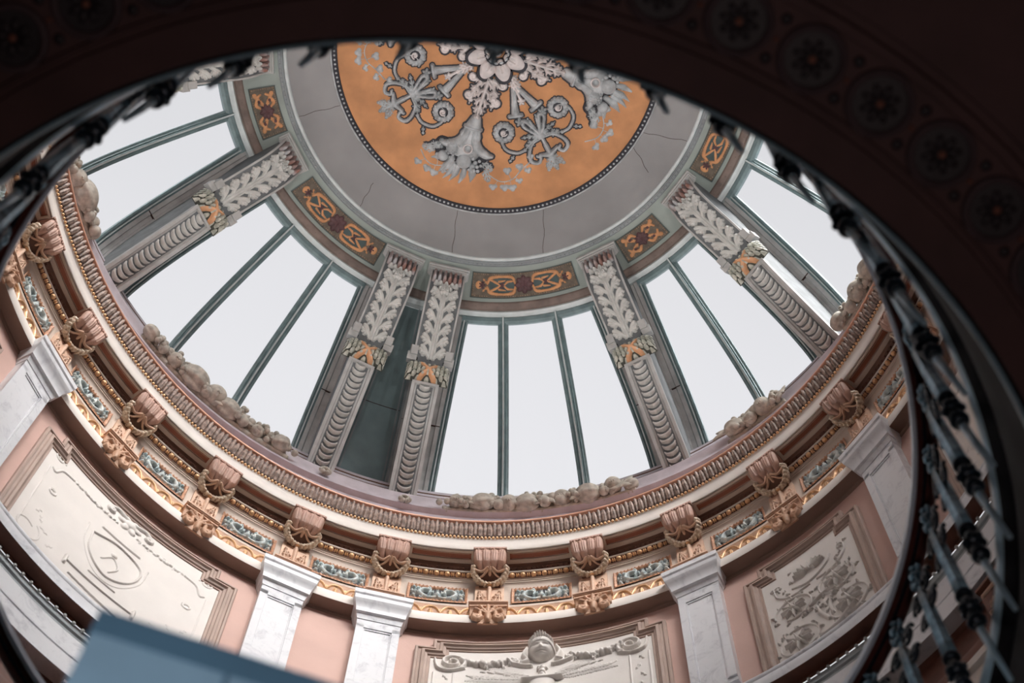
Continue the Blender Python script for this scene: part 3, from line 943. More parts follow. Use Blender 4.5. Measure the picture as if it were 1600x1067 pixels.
    e = np.clip(1 - ((Y - vc) / hw) ** 2, 0, 1) ** .5
    r2.H = np.where(r2.H > 0, r2.H + 0.205 * e, 0)
    spart(root, wr, 'ribbon', r2.mesh(f), RIBBON, sharp=0)
    # hanging strip of overlapping scales
    va = vc + hw + 0.03; vb = BC.L - 0.02
    b = MB()
    b.add(*BC.sweep(phi, [(-0.195, -0.05), (-0.195, 0.06), (-0.15, 0.06), (-0.14, 0.03), (0.14, 0.03), (0.15, 0.06), (0.195, 0.06), (0.195, -0.05)], v0=va, v1=vb, n=16))
    b.add(*BC.sweep(phi, [(-0.16, 0.0), (-0.16, 0.06), (0.16, 0.06), (0.16, 0.0)], v0=va, v1=va + 0.05, n=2))
    tpart(root, 'strip_panel', (np.concatenate(b.V), b.F), STONE)
    tpart(root, 'shade_channel', BC.sweep(phi, [(-0.115, 0.0), (-0.115, 0.034), (0.115, 0.034), (0.115, 0.0)], v0=va + .06, v1=vb, n=16), STONEK)  # dark plate paints the shade in the gaps between scales
    r = Relief(-0.125, 0.125, va + 0.05, vb, 0.0085)
    ns = 17; dy = (vb - va - 0.10) / ns
    for k in range(ns + 1):
        y = va + 0.10 + dy * k
        w = 0.095 * (0.75 if k == 0 else 1)
        q = bez([(-w, y - 0.040), (-w * .7, y + 0.012), (0, y + 0.040), (w * .7, y + 0.012), (w, y - 0.040)], 16)
        r.stroke(q, [0.008, 0.022, 0.027, 0.022, 0.008], [0.04, 0.065, 0.085, 0.065, 0.04], p=0.6)
    r.H = np.where(r.H > 0, r.H + 0.025, 0)
    tpart(root, 'scale_strip', r.mesh(f), STONEL, sharp=0)
    return root

BR = [(94.75, 'carved grey bracket right of the dark recessed panel, its tongues tinted rust'),
      (106.9, 'carved grey bracket left of the dark recessed panel'),
      (55.4, 'carved grey bracket between the three-pane window over the mask panel and the two-pane window'),
      (28.5, 'carved grey bracket right of the two-pane window, its edge catching bright light'),
      (146.2, 'carved grey bracket slanting at the left between the leftmost window and the one beside it'),
      (172.8, 'carved grey bracket topmost on the left, half hidden by the dark gallery edge')]
b0 = make_bracket(94.75, BR[0][1])
for ph, lab in BR[1:]:
    clone(b0, ph - 94.75, lab)

# --- painted panels of the cupola frieze
FZ = ((3.24, 27.305), (3.70, 27.245))
def painted_panel(phc, half_deg, wide, label):
    f = conemap(FZ, phc)
    root = thing('painted_panel', phc, 3.47, 27.27, label, 'ceiling panel', 'painted ornament panels of the cupola')
    Rm = 3.47; hu = rad(half_deg) * Rm; v0, v1 = 0.035, 0.43
    def slab(u0, u1, a, b_, h, n=None):
        n = n or max(2, int((u1 - u0) / 0.04)); m = 3
        U, W = np.meshgrid(np.linspace(u0, u1, n), np.linspace(a, b_, m), indexing='ij')
        V = f(U.ravel(), W.ravel(), np.full(U.size, h)); return V, gridfaces(n, m)
    tpart(root, 'panel_ground', slab(-hu, hu, v0, v1, 0.012), PANELBG)
    b = MB()
    w = 0.012
    for (a, c_, d, e) in ((-hu, hu, v0, v0 + w), (-hu, hu, v1 - w, v1), (-hu, -hu + w, v0, v1), (hu - w, hu, v0, v1)):
        b.add(*slab(a, c_, d, e, 0.022))
    tpart(root, 'edge_line', (np.concatenate(b.V), b.F), PANELTL)
    # beaded border
    r = Relief(-hu, hu, v0, v1, 0.009)
    n = int(2 * hu / 0.035)
    for k in range(n):
        u = lerp(-hu + .035, hu - .035, k / (n - 1))
        r.blob(u, v0 + 0.033, 0.012, 0.012); r.blob(u, v1 - 0.033, 0.012, 0.012)
    for k in range(10):
        v = lerp(v0 + .05, v1 - .05, k / 9)
        r.blob(-hu + .033, v, 0.012, 0.012); r.blob(hu - .033, v, 0.012, 0.012)
    r.H = np.where(r.H > 0, r.H + .012, 0)
    tpart(root, 'beaded_border', r.mesh(f), PANELBD, sharp=0)
    vm = (v0 + v1) / 2
    O = Relief(-hu, hu, v0, v1, 0.007)
    Ts = []; Ds = []
    def Dnew(): Ds.append(Relief(-hu, hu, v0, v1, 0.008)); return Ds[-1]
    def Tnew(): Ts.append(Relief(-hu, hu, v0, v1, 0.009)); return Ts[-1]
    if wide:
        for sg in (-1, 1):
            c = sg * hu * 0.42
            Tnew().blob(c, vm, 0.19, 0.006, ry=0.12, p=0.2)
            for sv in (-1, 1):
                O.stroke(bez([(c - sg * .20, vm + sv * .03), (c - sg * .16, vm + sv * .12), (c, vm + sv * .135), (c + sg * .17, vm + sv * .11), (c + sg * .22, vm + sv * .02)], 24), [0.012, 0.022, 0.017, 0.024, 0.01], 0.016, p=0.3)
                O.stroke(bez([(c + sg * .02, vm), (c + sg * .10, vm + sv * .05), (c + sg * .20, vm + sv * .10)], 12), [0.012, 0.02, 0.01], 0.018, p=0.3)
                O.stroke(bez([(c - sg * .03, vm), (c - sg * .09, vm + sv * .055), (c - sg * .17, vm + sv * .06)], 12), [0.010, 0.02, 0.008], 0.018, p=0.3)
                O.stroke([(c - .04, vm + sv * .06), (c + .05, vm + sv * .075)], [0.018, 0.01], 0.018, p=0.3)
                O.leaf(c + sg * .22, vm + sv * .03, (0 if sg > 0 else PI) + sg * sv * .8, 0.1, 0.03, 0.016, 2)
            Dnew().flower(c, vm, 0.05, 0.024, 5)
            O.blob(sg * hu * .86, vm, 0.045, 0.014, ry=0.06)
            Dnew().flower(sg * hu * .80, vm, 0.055, 0.024, 5)
        D = Dnew(); D.flower(0, vm, 0.135, 0.028, 8)
        D.flower(0, vm, 0.075, 0.036, 6, a0=.4)
    else:
        for sg in (-1, 1):
            for sv in (-1, 1):
                O.stroke(bez([(sg * .05, vm + sv * .06), (sg * .12, vm + sv * .13), (sg * .20, vm + sv * .10), (sg * .26, vm + sv * .125)], 18), [0.012, 0.024, 0.02, 0.03], 0.016, p=0.3)
                O.leaf(sg * .10, vm + sv * .03, (0 if sg > 0 else PI) + sg * sv * .45, 0.13, 0.04, 0.018, 3)
                O.stroke(bez([(sg * .26, vm + sv * .04), (sg * .22, vm + sv * .09), (sg * .15, vm + sv * .04)], 12), [0.014, 0.02, 0.01], 0.018, p=0.3)
                Dnew().blob(sg * .17, vm + sv * .075, 0.03, 0.022)
        D = Dnew(); D.flower(0, vm, 0.105, 0.028, 8)
        D.flower(0, vm, 0.06, 0.036, 6, a0=.4)
    for R_, nm_, mt in [(x, 'teal_ground', PANELTL) for x in Ts] + [(O, 'orange_arabesque', PANELOR)] + [(x, 'plum_flower', PANELDK) for x in Ds]:
        if (R_.H > 0).any():
            R_.H = np.where(R_.H > 0, R_.H + .011, 0)
            tpart(root, nm_, R_.mesh(f, sink=-0.010), mt, sharp=0)
    return root
pw = painted_panel(75.5, 13.1, True, 'long painted arabesque panel right of the paired brackets')
clone(pw, 50.0, 'long painted arabesque panel left of the paired brackets')
clone(pw, 75.5 * 0 - 66.0, 'long painted arabesque panel at the right, its far end under the dark gallery edge')
pn = painted_panel(43.8, 6.1, False, 'short painted panel with one plum flower, above the two-pane window at the right')
clone(pn, 158.0 - 43.8, 'short painted panel with one plum flower, at the upper left of the cupola')

# --- relief on the ochre disc
MZ = 27.61
def motif(name, ang, label, cat, group, relief, m=SILVER, partname='relief', z=MZ):
    root = thing(name, ang, 0.01, z, label, cat, group)
    return root
ROS = empty('central_rosette', (0, 0, MZ)); tag(ROS, 'large white petalled rosette in the middle of the ochre ceiling disc', 'ceiling rosette')
for k in range(8):
    a = 22.5 + 45 * k
    r = Relief(-0.20, 0.20, 0.10, 0.56, 0.008)
    r.stroke(bez([(0, 0.17), (0, 0.28), (0, 0.37)], 10), [0.07, 0.130, 0.105], [0.17, 0.19, 0.12])
    r.groove([(0, 0.16), (0, 0.30)], [0.025, 0.01], 0.06)
    r.groove([(-0.03, 0.16), (-0.05, 0.26)], [0.012, 0.006], 0.03); r.groove([(0.03, 0.16), (0.05, 0.26)], [0.012, 0.006], 0.03)
    pt = tpart(ROS, 'petal', r.mesh(discmap(MZ, a)), PALEPL, sharp=0)
    spart(ROS, pt, 'shade_rim', r.outline(0.014, 0.085).mesh(discmap(MZ, a)), DARKBLUE, sharp=0)  # dark rim paints the shadow gap between petals
b = MB()
b.add(*lathe([(0.20, MZ), (0.205, MZ - .10), (0.19, MZ - .15), (0.165, MZ - .16), (0.15, MZ - .12), (0.15, MZ)], step=6))
cup = tpart(ROS, 'dark_cup', (np.concatenate(b.V), b.F), DARKBLUE)
b = MB()
for k in range(12):
    a = 2 * PI * k / 12; c, s_ = math.cos(a), math.sin(a)
    b.add(*ellipsoid((0.158 * c, 0.158 * s_, MZ - .155), 0.020, 0.033, 0.022, 8, 5, [[c, -s_, 0], [s_, c, 0], [0, 0, 1]]))
spart(ROS, cup, 'white_studs', (np.concatenate(b.V), b.F), SILVER)
tpart(ROS, 'central_boss', ellipsoid((0, 0, MZ - .13), 0.062, 0.062, 0.06, 14, 8), PALEPL)

A0 = 100.0
def place4(root, n=4, labels=None, step=90):
    for k in range(1, n):
        clone(root, step * k, labels[k])

# short leaves between the arms
r = Relief(-0.3, 0.3, 0.36, 0.80, 0.008)
r.leaf(0, 0.40, PI / 2, 0.30, 0.11, 0.09, 4)
g = thing('corner_leaf', A0 + 45, 0.5, MZ, 'short pale leaf tucked under the petals of the central rosette', 'plaster leaf', 'short leaves round the central rosette')
tpart(g, 'leaf', r.mesh(discmap(MZ, A0 + 45)), PALEPL, sharp=0)
g['label'] = 'short pale leaf under the central rosette, between the lower and left acanthus sprays'
for k, w in ((1, 'at its upper left'), (2, 'at its upper right'), (3, 'between the lower and right acanthus sprays')): clone(g, 90 * k, 'short pale leaf under the central rosette, ' + w)

def arm(ang, label):
    root = thing('acanthus_spray', ang, 0.8, MZ, label, 'plaster ornament', 'acanthus sprays of the ceiling disc')
    f = discmap(MZ, ang)
    r = Relief(-0.34, 0.34, 0.38, 1.24, 0.0075)
    r.leaf(0, 0.42, PI / 2, 0.70, 0.15, 0.14, 5)
    for sg in (-1, 1):
        r.leaf(sg * 0.09, 0.44, PI / 2 - sg * 0.30, 0.46, 0.10, 0.11, 4, bend=sg * .25)
        r.curl([(sg * 0.05, 0.44), (sg * 0.14, 0.60), (sg * 0.16, 0.74)], [0.022, 0.026, 0.014], [0.06, 0.07, 0.05], 0.055, -sg)
        r.curl([(sg * 0.08, 0.42), (sg * 0.20, 0.50)], [0.022, 0.026, 0.014], [0.06, 0.07, 0.05], 0.05, -sg)
    tpart(root, 'leaf', r.mesh(f), PALEPL, sharp=0); tpart(root, 'shade_outline', r.outline(0.020).mesh(f, sink=-0.004), DARKBLUE, sharp=0)  # dark underlay paints the shadow lines round the leaves
    r = Relief(-0.5, 0.5, 1.0, 1.66, 0.0075)
    r.stroke([(0, 1.0), (0, 1.16)], [0.06, 0.115], [0.08, 0.12])
    r.stroke([(-0.12, 1.19), (0.12, 1.19)], 0.026, 0.15)
    r.stroke(bez([(0, 1.2), (0, 1.34), (0, 1.52)], 10), [0.10, 0.13, 0.22], [0.10, 0.12, 0.12])
    for sg in (-1, 1):
        r.stroke(bez([(sg * 0.06, 1.3), (sg * 0.14, 1.46), (sg * 0.30, 1.53), (sg * 0.40, 1.52)], 16), [0.07, 0.08, 0.06, 0.025], 0.10)
        r.stroke(bez([(sg * 0.11, 1.22), (sg * 0.13, 1.32), (sg * 0.10, 1.40)], 10), [0.01, 0.03, 0.02], 0.08)
        r.groove(bez([(sg * .03, 1.24), (sg * 0.05, 1.38), (sg * .10, 1.5)], 10), 0.010, 0.03)
    r.groove(bez([(0.02, 1.5), (0.02, 1.50)], 3), 0.07, 0.10)
    va = tpart(root, 'vase', r.mesh(f), SILVER, sharp=0); spart(root, va, 'shade_outline', r.outline(0.020).mesh(f, sink=-0.004), DARKBLUE, sharp=0)
    r = Relief(-0.1, 0.14, 1.4, 1.62, 0.0075)
    r.spiral(0.02, 1.50, 0.065, 0.065, 1.0, 0, 0.018, 0.15)
    spart(root, va, 'ring_opening', r.mesh(f), PALEPL, sharp=0)
    return root
ARML = ['pale acanthus spray and grey vase running down from the central rosette',
        'pale acanthus spray and grey vase running left from the central rosette',
        'acanthus spray hidden above the dark gallery edge',
        'pale acanthus spray and grey vase running right from the central rosette']
arms = arm(A0, ARML[0])
for k in (1, 3): clone(arms, 90 * k, ARML[k])

def cluster(ang, label):
    root = thing('fruit_cluster', ang, 1.78, MZ, label, 'plaster fruit cluster', 'fruit clusters of the ceiling disc')
    f = discmap(MZ, ang)
    def P(x, y, h): return f(np.array([x]), np.array([y]), np.array([h]))[0]
    r = Relief(-0.75, 0.6, 1.44, 2.14, 0.0075)
    for (x, y, a, L, W) in ((-0.16, 1.72, 1.9, .30, .06), (-0.03, 1.76, 1.65, .32, .05), (0.06, 1.78, 1.5, .28, .05), (0.15, 1.74, 1.2, .26, .06), (-0.24, 1.66, 2.4, .26, .05), (-0.10, 1.80, 1.8, .28, .04)):
        r.stroke(bez([(x, y), (x + L * .5 * math.cos(a), y + L * .5 * math.sin(a)), (x + L * math.cos(a + .15), y + L * math.sin(a + .15))], 10), [W * .7, W, .008], [0.05, 0.07, 0.02])
        r.groove([(x, y), (x + L * .8 * math.cos(a + .07), y + L * .8 * math.sin(a + .07))], 0.008, 0.02)
    for (x, y, a) in ((-0.38, 1.58, 2.7), (-0.46, 1.70, 3.3), (-0.34, 1.50, 2.2), (0.30, 1.66, 0.4), (0.36, 1.76, 0.9)):
        r.leaf(x, y, a, 0.19, 0.085, 0.05, 3)
    r.stroke(bez([(0.07, 1.8), (0.09, 1.95), (0.05, 2.05)], 10), 0.014, 0.03)
    tpart(root, 'leaves', r.mesh(f), SILVER, sharp=0); tpart(root, 'shade_outline', r.outline(0.020).mesh(f, sink=-0.004), DARKBLUE, sharp=0)
    g_ = Relief(-0.6, 0.5, 1.4, 2.0, 0.01)
    for x, y, q in ((0.02, 1.70, .15), (-.30, 1.70, .13), (-.20, 1.57, .14), (.20, 1.70, .16), (-.36, 1.55, .11), (.09, 1.57, .09)): g_.blob(x, y, q, 0.02, p=.2)
    tpart(root, 'shade_ground', g_.mesh(f), DARKBLUE, sharp=0)  # dark patch paints the shade in the gaps between fruits
    def fruit(nm, x, y, h, a, b_, c_, m=SILVER):
        return tpart(root, nm, ellipsoid(P(x, y, h), a, b_, c_, 14, 9), m, sharp=0)
    fruit('apple', 0.02, 1.70, 0.08, 0.115, 0.115, 0.11)
    fruit('quince', -0.30, 1.72, 0.05, 0.085, 0.085, 0.08)
    b = MB()
    c = P(-0.20, 1.56, 0.07)
    b.add(*ellipsoid(c, 0.09, 0.105, 0.085, 12, 8))
    for i in range(5):
        for j in range(4):
            q = P(-0.20 + (i - 2) * .036, 1.50 + j * .042 + .02 * (i % 2), 0.14 - 0.012 * abs(i - 2) ** 2)
            b.add(*ellipsoid(q, 0.022, 0.022, 0.018, 7, 5))
    tpart(root, 'pine_cone', (np.concatenate(b.V), b.F), SILVER)
    b = MB()
    for (x, y, s_) in ((0.14, 1.62, .030), (0.19, 1.67, .034), (0.24, 1.63, .026), (0.17, 1.73, .034), (0.23, 1.72, .032), (0.28, 1.69, .026), (0.20, 1.79, .030), (0.26, 1.78, .028), (0.13, 1.80, .026), (0.10, 1.58, .028), (0.06, 1.55, .024)):
        b.add(*ellipsoid(P(x, y, 0.09), s_, s_, s_, 9, 6))
    tpart(root, 'berries', (np.concatenate(b.V), b.F), SILVER)
    b = MB()
    for (x, y, s_) in ((-0.33, 1.54, .03), (-0.38, 1.50, .028), (-0.30, 1.49, .026), (-0.36, 1.60, .028), (-0.42, 1.56, .026)):
        b.add(*ellipsoid(P(x, y, 0.05), s_, s_, s_, 9, 6))
    tpart(root, 'dark_grapes', (np.concatenate(b.V), b.F), STONED)
    return root
FL = ['cluster of apple, pine cone, berries and leaves at the lower middle of the ochre disc',
      'cluster of berries and fruit at the left of the ochre disc by the gallery edge', '',
      'cluster of apple, pine cone and berries at the right of the ochre disc']
fc = cluster(A0, FL[0])
for k in (1, 3): clone(fc, 90 * k, FL[k])

def cross(ang, label):
    root = thing('scroll_crest', ang, 1.42, MZ, label, 'plaster ornament', 'scroll crests of the ceiling disc')
    f = discmap(MZ, ang)
    r = Relief(-0.62, 0.62, 1.0, 1.75, 0.0075)
    r.blob(0, 1.40, 0.07, 0.09, ry=0.06)
    for sg in (-1, 1):
        # loops reaching inwards, ending in small lobed heads
        r.stroke(bez([(0, 1.42), (sg * .09, 1.30), (sg * .17, 1.16), (sg * .12, 1.10), (sg * .07, 1.20), (0.0, 1.38)], 30), [0.022, 0.024, 0.03, 0.024], 0.07)
        r.flower(sg * .19, 1.08, 0.065, 0.08, 5)
        r.stroke(bez([(0, 1.40), (sg * .03, 1.25), (sg * .05, 1.14)], 10), 0.013, 0.05); r.leaf(sg * .05, 1.16, PI / 2 + PI + sg * .2, 0.10, 0.03, 0.05, 2)
        # calyx leaves sideways
        r.leaf(sg * .05, 1.40, (0.25 if sg > 0 else PI - .25), 0.34, 0.07, 0.07, 4, bend=sg * .25)
        r.leaf(sg * .04, 1.37, (-0.25 if sg > 0 else PI + .25), 0.26, 0.06, 0.07, 3)
        # stem curling back round a blossom
        r.stroke(bez([(sg * .30, 1.50), (sg * .44, 1.48), (sg * .56, 1.36), (sg * .55, 1.20), (sg * .44, 1.10), (sg * .33, 1.13)], 34), [0.018, 0.02, 0.02, 0.014], 0.045)
        r.leaf(sg * .50, 1.50, (.5 if sg > 0 else PI - .5), 0.12, 0.04, 0.04, 2)
        r.spiral(sg * .07, 1.27, 0.05, 0.035, .8, 0 if sg > 0 else PI, 0.014, 0.05, sg)
    tpart(root, 'knot', r.mesh(f), SILVER, sharp=0); tpart(root, 'shade_outline', r.outline(0.016).mesh(f, sink=-0.004), DARKBLUE, sharp=0)
    r = Relief(-0.45, 0.45, 1.40, 2.02, 0.0075)
    r.stroke([(0, 1.42), (0, 1.70)], [0.022, 0.03, 0.04], 0.07)
    r.stroke(bez([(-0.14, 1.66), (0, 1.71), (0.14, 1.66)], 14), [0.02, 0.045, 0.02], 0.085)
    for sg in (-1, 1):
        r.stroke(bez([(sg * .02, 1.44), (sg * .17, 1.46), (sg * .28, 1.58), (sg * .30, 1.70), (sg * .21, 1.76), (sg * .15, 1.70), (sg * .19, 1.66)], 34), [0.010, 0.022, 0.028, 0.024, 0.02], 0.055)
        r.leaf(sg * .27, 1.54, PI / 2 - sg * .2, 0.22, 0.03, 0.05, 3)
        r.leaf(sg * .02, 1.75, PI / 2 - sg * .55, 0.24, 0.075, 0.07, 4)
    r.leaf(0, 1.74, PI / 2, 0.26, 0.08, 0.08, 4)
    hs = tpart(root, 'heart_scroll', r.mesh(f), SILVER, sharp=0); spart(root, hs, 'shade_outline', r.outline(0.016).mesh(f, sink=-0.004), DARKBLUE, sharp=0)
    return root
cr = cross(A0 - 45, 'grey scroll crest between the lower and right fruit clusters of the ochre disc')
clone(cr, 90, 'grey scroll crest between the lower and left fruit clusters of the ochre disc')

def blossom(ang, rr, label):
    root = thing('blossom', ang, rr, MZ, label, 'plaster blossom', 'ruffled blossoms of the ceiling disc')
    f = discmap(MZ, ang)
    r = Relief(-0.2, 0.2, rr - .2, rr + .2, 0.007)
    for k in range(9):
        a = 2 * PI * k / 9
        r.blob(.105 * math.cos(a), rr + .105 * math.sin(a), 0.052, 0.075, ry=0.044, rot=a)
        r.blob(.142 * math.cos(a + .3), rr + .142 * math.sin(a + .3), 0.022, 0.06)
    X, Y = np.meshgrid(r.x, r.y, indexing='ij'); d = np.hypot(X, Y - rr)
    r.H = np.where(d < 0.075, np.maximum(r.H * 0.2, 0.012), r.H)
    tpart(root, 'petals', r.mesh(f), SILVER, sharp=0); tpart(root, 'shade_outline', r.outline(0.016).mesh(f, sink=-0.004), DARKBLUE, sharp=0)
    r = Relief(-0.1, 0.1, rr - .1, rr + .1, 0.007)
    r.blob(0, rr, 0.085, 0.045, p=.15)
    tpart(root, 'dark_throat', r.mesh(f), DARKBLUE, sharp=0)
    r = Relief(-0.1, 0.1, rr - .1, rr + .1, 0.006)
    r.spiral(0, rr, 0.052, 0.012, 1.2, 0.4, 0.014, [0.075, 0.12])
    r.blob(0, rr, 0.028, 0.13)
    tpart(root, 'heart', r.mesh(f), PALEPL, sharp=0)
    return root
bl = blossom(A0 - 22, 1.21, 'ruffled grey blossom just right of the lower vase')
clone(bl, 46, 'ruffled grey blossom just left of the lower vase')
clone(bl, -43, 'ruffled grey blossom below the right acanthus spray')
clone(bl, 91, 'ruffled grey blossom at the left, under the hanging ivy')

def bells(ang, label):
    root = thing('bell_flowers', ang, 0.8, MZ, label, 'plaster bell flowers', 'bell flower pairs of the ceiling disc')
    f = discmap(MZ, ang)
    for sg in (-1, 1):
        r = Relief(-0.36, 0.36, 0.55, 1.12, 0.0075)
        r.stroke(bez([(sg * .03, 0.60), (sg * .10, .78), (sg * .16, 0.95)], 12), [0.035, 0.042, 0.06], [0.06, 0.07, 0.07])
        r.stroke([(sg * .085, 1.0), (sg * .25, 0.95)], [0.03, 0.036, 0.03], 0.09)
        r.groove(bez([(sg * .04, 0.64), (sg * .11, .8), (sg * .15, 0.9)], 10), 0.008, 0.02)
        bb = tpart(root, 'bell', r.mesh(f), SILVER, sharp=0); spart(root, bb, 'shade_outline', r.outline(0.016).mesh(f, sink=-0.004), DARKBLUE, sharp=0)
    r = Relief(-0.1, 0.1, 0.62, 0.92, 0.0075)
    r.flower(0, 0.82, 0.06, 0.07, 5); r.stroke([(0, .64), (0, .82)], 0.02, 0.05)
    tpart(root, 'bud', r.mesh(f), PALEPL, sharp=0)
    return root
be = bells(A0 - 43, 'pair of grey bell flowers right of the lower acanthus spray')
clone(be, 88, 'pair of grey bell flowers left of the lower acanthus spray')

def ivy(ang, label, mirror=1):
    root = thing('ivy_trail', ang, 1.9, MZ, label, 'plaster ivy', 'ivy trails of the ceiling disc')
    def f(u, v, h):
        a = np.radians(ang) - mirror * u / 1.9
        return np.c_[v * np.cos(a), v * np.sin(a), MZ - h]
    r = Relief(-0.05, 0.85, 1.6, 2.16, 0.0075)
    st = bez([(0, 1.86), (0.18, 1.95), (0.35, 1.92), (0.50, 1.80), (0.66, 1.72)], 30)
    r.stroke(st, 0.009, 0.025)
    for (x, y, a, s_) in ((0.06, 2.04, 1.6, 1), (0.22, 2.05, 1.4, 1.1), (0.33, 2.06, 1.3, 1.1), (0.28, 1.80, -1.3, 1.1), (0.44, 1.97, 1.2, .8), (0.48, 1.76, -1.4, 1), (0.60, 1.84, .9, .9), (0.70, 1.66, -.6, .9)):
        r.blob(x, y, 0.05 * s_, 0.04, ry=0.038 * s_, rot=a); r.blob(x + .03, y - .02, 0.035 * s_, 0.04); r.blob(x - .03, y - .02, 0.035 * s_, 0.04)
        d = np.hypot(*(st - [x, y]).T); j = st[d.argmin()]
        r.stroke([(x, y), tuple(j)], 0.006, 0.02)
    tpart(root, 'leaves', r.mesh(f), SILVER, sharp=0)
    return root
iv = ivy(A0 - 14, 'ivy trail running right from the lower fruit cluster')
clone(iv, 92, 'ivy trail hanging from the left fruit cluster')
ivy(A0 + 20, 'short ivy leaves left of the lower fruit cluster', 1)
ivy(A0 - 62, 'ivy leaves left of the right fruit cluster', 1)

# ================================================================== THINGS OF THE CORNICE
def make_modillion(phi, label):
    root = thing('modillion', phi, 5.45, 21.1, label, 'modillion', 'modillions under the main cornice')
    front = [(5.15, 21.34), (5.15, 21.30), (5.165, 21.24), (5.21, 21.15), (5.28, 21.07), (5.36, 21.01), (5.42, 20.97), (5.46, 20.93)]
    c = Curve(front, 60); f = c.map(phi)
    tpart(root, 'block', prism(phi, front[:5] + [(5.53, 21.07), (5.53, 21.385), (5.15, 21.385)], -0.165, 0.165), MODIL)
    tpart(root, 'shade_underside', prism(phi, front[4:] + [(5.53, 20.93), (5.53, 21.1)], -0.13, 0.13), WARMBROWN)  # brown colour paints the shadow seen inside the wreath
    # abacus with a row of small teeth
    b = MB()
    b.add(*box(phi, 5.118, 5.42, 21.352, 21.395, -0.205, 0.205))
    b.add(*box(phi, 5.135, 5.42, 21.33, 21.355, -0.188, 0.188))
    for k in range(11):
        t = -0.19 + 0.038 * k
        b.add(*ellipsoid(fr(phi, 5.118, 21.345, t), 0.016, 0.016, 0.022, 7, 5))
    tpart(root, 'abacus', (np.concatenate(b.V), b.F), MODIL)
    # shell lobes
    r = Relief(-0.20, 0.20, 0.0, c.L * 0.80, 0.0075)
    for x, w in ((-0.145, .052), (-0.05, .058), (0.05, .058), (0.145, .052)):
        r.stroke(bez([(x, 0.0), (x * 1.02, 0.10), (x * .95, 0.20), (x * .75, c.L * .58)], 16), [w * .75, w, w * .95, w * .45], [0.03, 0.055, 0.06, 0.02])
        r.groove([(x - .014, 0.02), (x * .9 - .012, 0.2)], 0.008, 0.012); r.groove([(x + .014, 0.02), (x * .9 + .012, 0.2)], 0.008, 0.012)
    for x in (-0.10, 0.0, 0.10):
        r.blob(x, 0.025, 0.014, 0.03)
    tpart(root, 'shell_lobes', r.mesh(f), MODIL, sharp=0)
    # wreath hanging on the front
    cphi, sphi = math.cos(rad(phi)), math.sin(rad(phi))
    def f2(u, v, h):       # plane facing the hall and downwards, v rising inwards
        R = 5.300 - 0.72 * v - 0.69 * h; z = 21.125 + 0.69 * v - 0.72 * h
        return np.c_[R * cphi + u * sphi, R * sphi - u * cphi, z]
    r = Relief(-0.26, 0.26, -0.27, 0.10, 0.0065)
    n = 15
    for k in range(n):
        a = lerp(-PI * 1.04, PI * 0.04, k / (n - 1))
        for s_, rr in ((-1, 0.182), (1, 0.212), (0, 0.197)):
            r.blob(rr * math.cos(a), -0.01 + rr * 1.0 * math.sin(a), 0.034, 0.05 if s_ else 0.08, ry=0.021, rot=a + PI / 2 + s_ * .5)
    r.H = np.where(r.H > 0, r.H + 0.03, 0)
    w = tpart(root, 'wreath', r.mesh(f2, sink=-0.0), WREATH, sharp=0)
    r = Relief(-0.07, 0.07, -0.27, -0.15, 0.0065)
    r.blob(0, -0.210, 0.034, 0.075, ry=0.036); r.H = np.where(r.H > 0, r.H + 0.03, 0)
    spart(root, w, 'gilt_clasp', r.mesh(f2, sink=-0.0), GILT, sharp=0)
    r = Relief(-0.22, 0.22, -0.16, 0.08, 0.0065)
    r.blob(0, -0.01, 0.040, 0.09, ry=0.045); r.blob(0, -0.06, 0.024, 0.07, ry=0.05)
    r.flower(0, 0.01, 0.055, 0.09, 5)
    for sg in (-1, 1):
        r.stroke(bez([(sg * .03, 0.0), (sg * .10, -0.045), (sg * .20, -0.02)], 12), [0.024, 0.020, 0.026], [0.10, 0.07, 0.09])
        r.stroke(bez([(sg * .03, -0.03), (sg * .09, -0.10), (sg * .14, -0.12)], 10), [0.018, 0.012], [0.08, 0.05])
    r.H = np.where(r.H > 0, r.H + 0.01, 0)
    tpart(root, 'ribbon_knot', r.mesh(f2, sink=-0.0), LEAFP, sharp=0)
    return root

